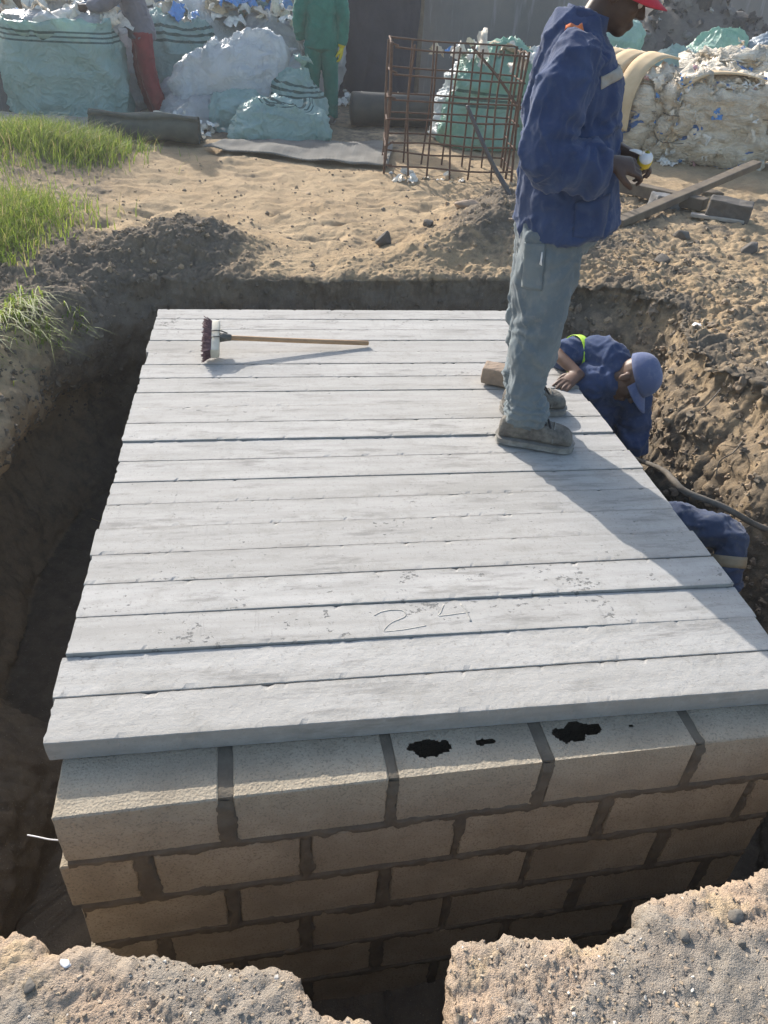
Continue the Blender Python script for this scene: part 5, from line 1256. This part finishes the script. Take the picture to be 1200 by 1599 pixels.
# litter
rl_ = np.random.default_rng(12)
cs = [(x_, y_, gzat(x_, y_) + abs(rl_.normal()) * .07) for x_, y_ in zip(rl_.normal(-.22, .17, 150), rl_.normal(8.25, .13, 150))]
tag(link('film_litter', crumple(cs, [(0, -.5, 1)] * len(cs), (.02, .06), 5, [.1, .45, .5]), 'film_mix'), 'white shredded film litter lying by the rolled carpet', 'litter', kind='stuff')
cs = [(x_, y_, gzat(x_, y_) + abs(rl_.normal()) * .06) for x_, y_ in zip(rl_.normal(2.25, .28, 120), rl_.normal(11.4, .15, 120))]
tag(link('film_litter', crumple(cs, [(0, -.5, 1)] * len(cs), (.03, .09), 6, [.1, .45, .5]), 'film_mix'), 'grey film litter at the foot of the navy sheet', 'litter', kind='stuff')
cs = [(x_, y_, gzat(x_, y_) + abs(rl_.normal()) * .02) for x_, y_ in zip(rl_.uniform(4.6, 8.5, 500), rl_.uniform(7.3, 11, 500))]
tag(link('film_litter', crumple(cs, [(0, -.3, 1)] * len(cs), (.02, .08), 8), 'film_mix'), 'coloured plastic scraps strewn around the film bales', 'litter', kind='stuff')
cs = [(x_, y_, gzat(x_, y_) + .01) for x_, y_ in zip(rl_.normal(2.15, .2, 26), rl_.normal(6.35, .12, 26))]
tag(link('film_litter', crumple(cs, [(0, 0, 1)] * len(cs), (.02, .06), 9, [.45, .1]), 'film_mix'), 'clear film scraps at the front foot of the cage', 'litter', kind='stuff')

# ------------------------------------------------------------------ gravel, clods, shells (uncountable)
_ib = bmesh.new(); bmesh.ops.create_icosphere(_ib, subdivisions=1, radius=1); IV = np.array([v.co for v in _ib.verts]); IF = [tuple(v.index for v in f.verts) for f in _ib.faces]; _ib.free()
_ib = bmesh.new(); bmesh.ops.create_icosphere(_ib, subdivisions=2, radius=1); IV2 = np.array([v.co for v in _ib.verts]); IF2 = [tuple(v.index for v in f.verts) for f in _ib.faces]; _ib.free()
def scatter(name, pts, sizes, matn, label, seed, flat=(.5, .9), jit=.25, hi=False, sink=.25):
    r = np.random.default_rng(seed); V = []; F = []; Tn = []; o = 0; iv, jf = (IV2, IF2) if hi else (IV, IF)
    for (x_, y_), s in zip(pts, sizes):
        z_, nn = drop(x_, y_)
        if nn[2] < .35: continue
        p = iv * (1 + r.normal(size=(len(iv), 1)) * jit) * np.array([1, r.uniform(.6, 1), r.uniform(*flat)]) * s
        ang = r.uniform(0, 6.28, 3); M = rotz(ang[0]); tx = ang[1] * .08; M = M @ np.array([[1, 0, 0], [0, math.cos(tx), -math.sin(tx)], [0, math.sin(tx), math.cos(tx)]])
        V.append(p @ M.T + np.array([x_, y_, z_ + s * (.5 - sink) * .6])); F += [(a + o, b + o, c + o) for a, b, c in jf]; o += len(iv); Tn += [r.uniform()] * len(iv)
    me = mesh(name, np.concatenate(V), F); set_attr(me, 'tone', Tn)
    return tag(link(name, me, matn, smooth=False), label, name, kind='stuff')
r = np.random.default_rng(21)
n = 4200; cl = np.stack([r.uniform(0, 1.8, 26), r.uniform(-.85, -.5, 26)], 1); pts = cl[r.integers(0, 26, n)] + r.normal(size=(n, 2)) * (.11, .06); scatter('gravel', pts, np.abs(r.normal(0, .0021, n)) + .0008, 'gravel_mix', 'fine gravel on the foreground crust', 1)
n = 75; pts = np.stack([r.uniform(0, 1.75, n), r.uniform(-.85, -.48, n)], 1); scatter('shell_chips', pts, r.uniform(.0025, .006, n), 'shell_mix', 'pale shell chips on the foreground crust', 2, (.15, .35))
n = 1100; pts = np.stack([r.uniform(-1.2, 3.4, n), 3.5 + np.abs(r.normal(0, 1.5, n))], 1); scatter('sand_clods', pts, np.abs(r.normal(0, .007, n)) + .003, 'clod_mix', 'small clods strewn over the sand', 3)
n = 1900; pts = np.stack([2.95 + np.abs(r.normal(0, .8, n)), r.uniform(.2, 6.3, n)], 1); scatter('bank_clods', pts, np.abs(r.normal(0, .010, n)) + .003, 'clod_mix', 'loose clods on the right bank', 4, (.6, 1), .3, True)
n = 700; hc = np.array([(.1, 3.95), (-.3, 3.7), (2.35, 4.25), (2.6, 4.9), (-.75, 3.2)]); pts = hc[r.integers(0, 5, n)] + r.normal(size=(n, 2)) * (.24, .2); scatter('heap_clods', pts, np.abs(r.normal(0, .008, n)) + .003, 'clod_mix', 'damp clods on the dug heaps', 5, (.6, 1), .3, True)

def wall_clods(name, label, sel, n, smean, seed, matn='clod_mix'):
    r = np.random.default_rng(seed); idx = r.choice(np.nonzero(sel)[0], n); V = []; F = []; Tn = []; o = 0
    for k in idx:
        s_ = abs(r.normal(0, smean)) + .003; p = IV2 * (1 + r.normal(size=(len(IV2), 1)) * .28) * r.uniform(.6, 1.1, 3) * s_
        M = rotz(r.uniform(0, 6.28)); V.append(p @ M.T + P_gr[k] + r.normal(size=3) * .008 - N_gr[k] * s_ * .15); F += [(a + o, b + o, c + o) for a, b, c in IF2]; o += len(IV2); Tn += [r.uniform()] * len(IV2)
    me = mesh(name, np.concatenate(V), F); set_attr(me, 'tone', Tn); return tag(link(name, me, matn, smooth=False), label, 'clods', kind='stuff')
P_gr, N_gr = P_ground, get_no(g_me)
wall_clods('bank_face_clods', 'crumbling clods on the right pit face', (kd_g == 1) & (P_gr[:, 0] > 2.45) & (P_gr[:, 2] > -.9), 2600, .011, 41)
wall_clods('bank_face_clods', 'crumbling clods on the left pit face', (kd_g == 1) & (P_gr[:, 0] < -.3) & (P_gr[:, 2] > -.8) & (P_gr[:, 1] > .8), 1600, .007, 42, 'damp_clod')
wall_clods('bank_face_clods', 'crumbs on the far pit face', (kd_g == 1) & (P_gr[:, 1] > 3.2) & (P_gr[:, 2] > -.25), 500, .006, 43, 'damp_clod')

# ------------------------------------------------------------------ grass
def grass(specs, label, seed, name='grass'):
    r = np.random.default_rng(seed); V = []; F = []; Tn = []
    for cx, cy, sx, sy, n, h, lean in specs:
        for _ in range(n):
            x_, y_ = cx + r.normal() * sx, cy + r.normal() * sy; z_, nn = drop(x_, y_)
            a = r.uniform(0, 6.28); d = np.array([math.cos(a), math.sin(a), 0]); hh = h * r.uniform(.45, 1.2); bend = r.uniform(.2, .95) * hh
            lv = np.array(lean) * hh; wd = r.uniform(.003, .0055); sd_ = np.array([-d[1], d[0], 0]); o = len(V)
            for k, t in enumerate((0, .35, .7, 1)):
                c = np.array([x_, y_, z_ - .01]) + np.array([0, 0, hh * t * (1 - .25 * t)]) + (d * bend + lv) * t * t
                w_ = wd * (1 - t * .92); V += [c - sd_ * w_, c + sd_ * w_]
            F += [(o, o + 1, o + 3, o + 2), (o + 2, o + 3, o + 5, o + 4), (o + 4, o + 5, o + 7, o + 6)]; Tn += [r.uniform()] * 8
    me = mesh(name, V, F); set_attr(me, 'tone', Tn); return tag(link(name, me, 'grass_blades'), label, 'grass', kind='stuff')
grass([(-1.55, 6.9, .42, .28, 3600, .24, (.1, -.1, 0)), (-1.05, 6.55, .22, .22, 1900, .22, (.2, -.2, 0)), (-1.6, 6.1, .4, .25, 700, .13, (.1, -.1, 0)), (-.75, 6.9, .16, .12, 260, .12, (.1, 0, 0)), (-2.3, 7.0, .4, .4, 900, .2, (0, 0, 0))], 'green grass patch on the far left of the sand', 31)
grass([(-1.15, 4.55, .24, .3, 2400, .18, (.1, -.15, 0)), (-1.15, 3.85, .18, .25, 1700, .18, (.15, -.2, 0)), (-1.6, 4.6, .3, .4, 700, .15, (0, 0, 0))], 'green grass patch at the left edge nearer the pit', 32)
grass([(-.70, 2.86, .05, .10, 190, .24, (.35, -.5, -.5)), (-.60, 2.78, .04, .07, 90, .2, (.5, -.4, -.8)), (-.46, 3.02, .03, .04, 36, .16, (.5, -.3, -.6)), (-.78, 2.5, .05, .15, 60, .2, (.6, -.2, -.7))], 'straggling grass tuft hanging over the left pit lip', 33)

# ------------------------------------------------------------------ thin volume added to imitate the milky veil of lens glare
hz = tag(link('glare_haze', mesh('glare_haze', *boxraw((2, 22, 4.0), (150, 150, 11.2))), None, smooth=False), kind='stuff')
hm = bpy.data.materials.new('glare_veil'); hm.use_nodes = True; hn = hm.node_tree.nodes
hn.remove(hn['Principled BSDF']); pv = hn.new('ShaderNodeVolumePrincipled'); pv.inputs['Color'].default_value = (.92, .95, 1, 1)
pv.inputs['Density'].default_value = .003; pv.inputs['Anisotropy'].default_value = .35
hm.node_tree.links.new(pv.outputs[0], hn['Material Output'].inputs['Volume']); hz.data.materials.append(hm)
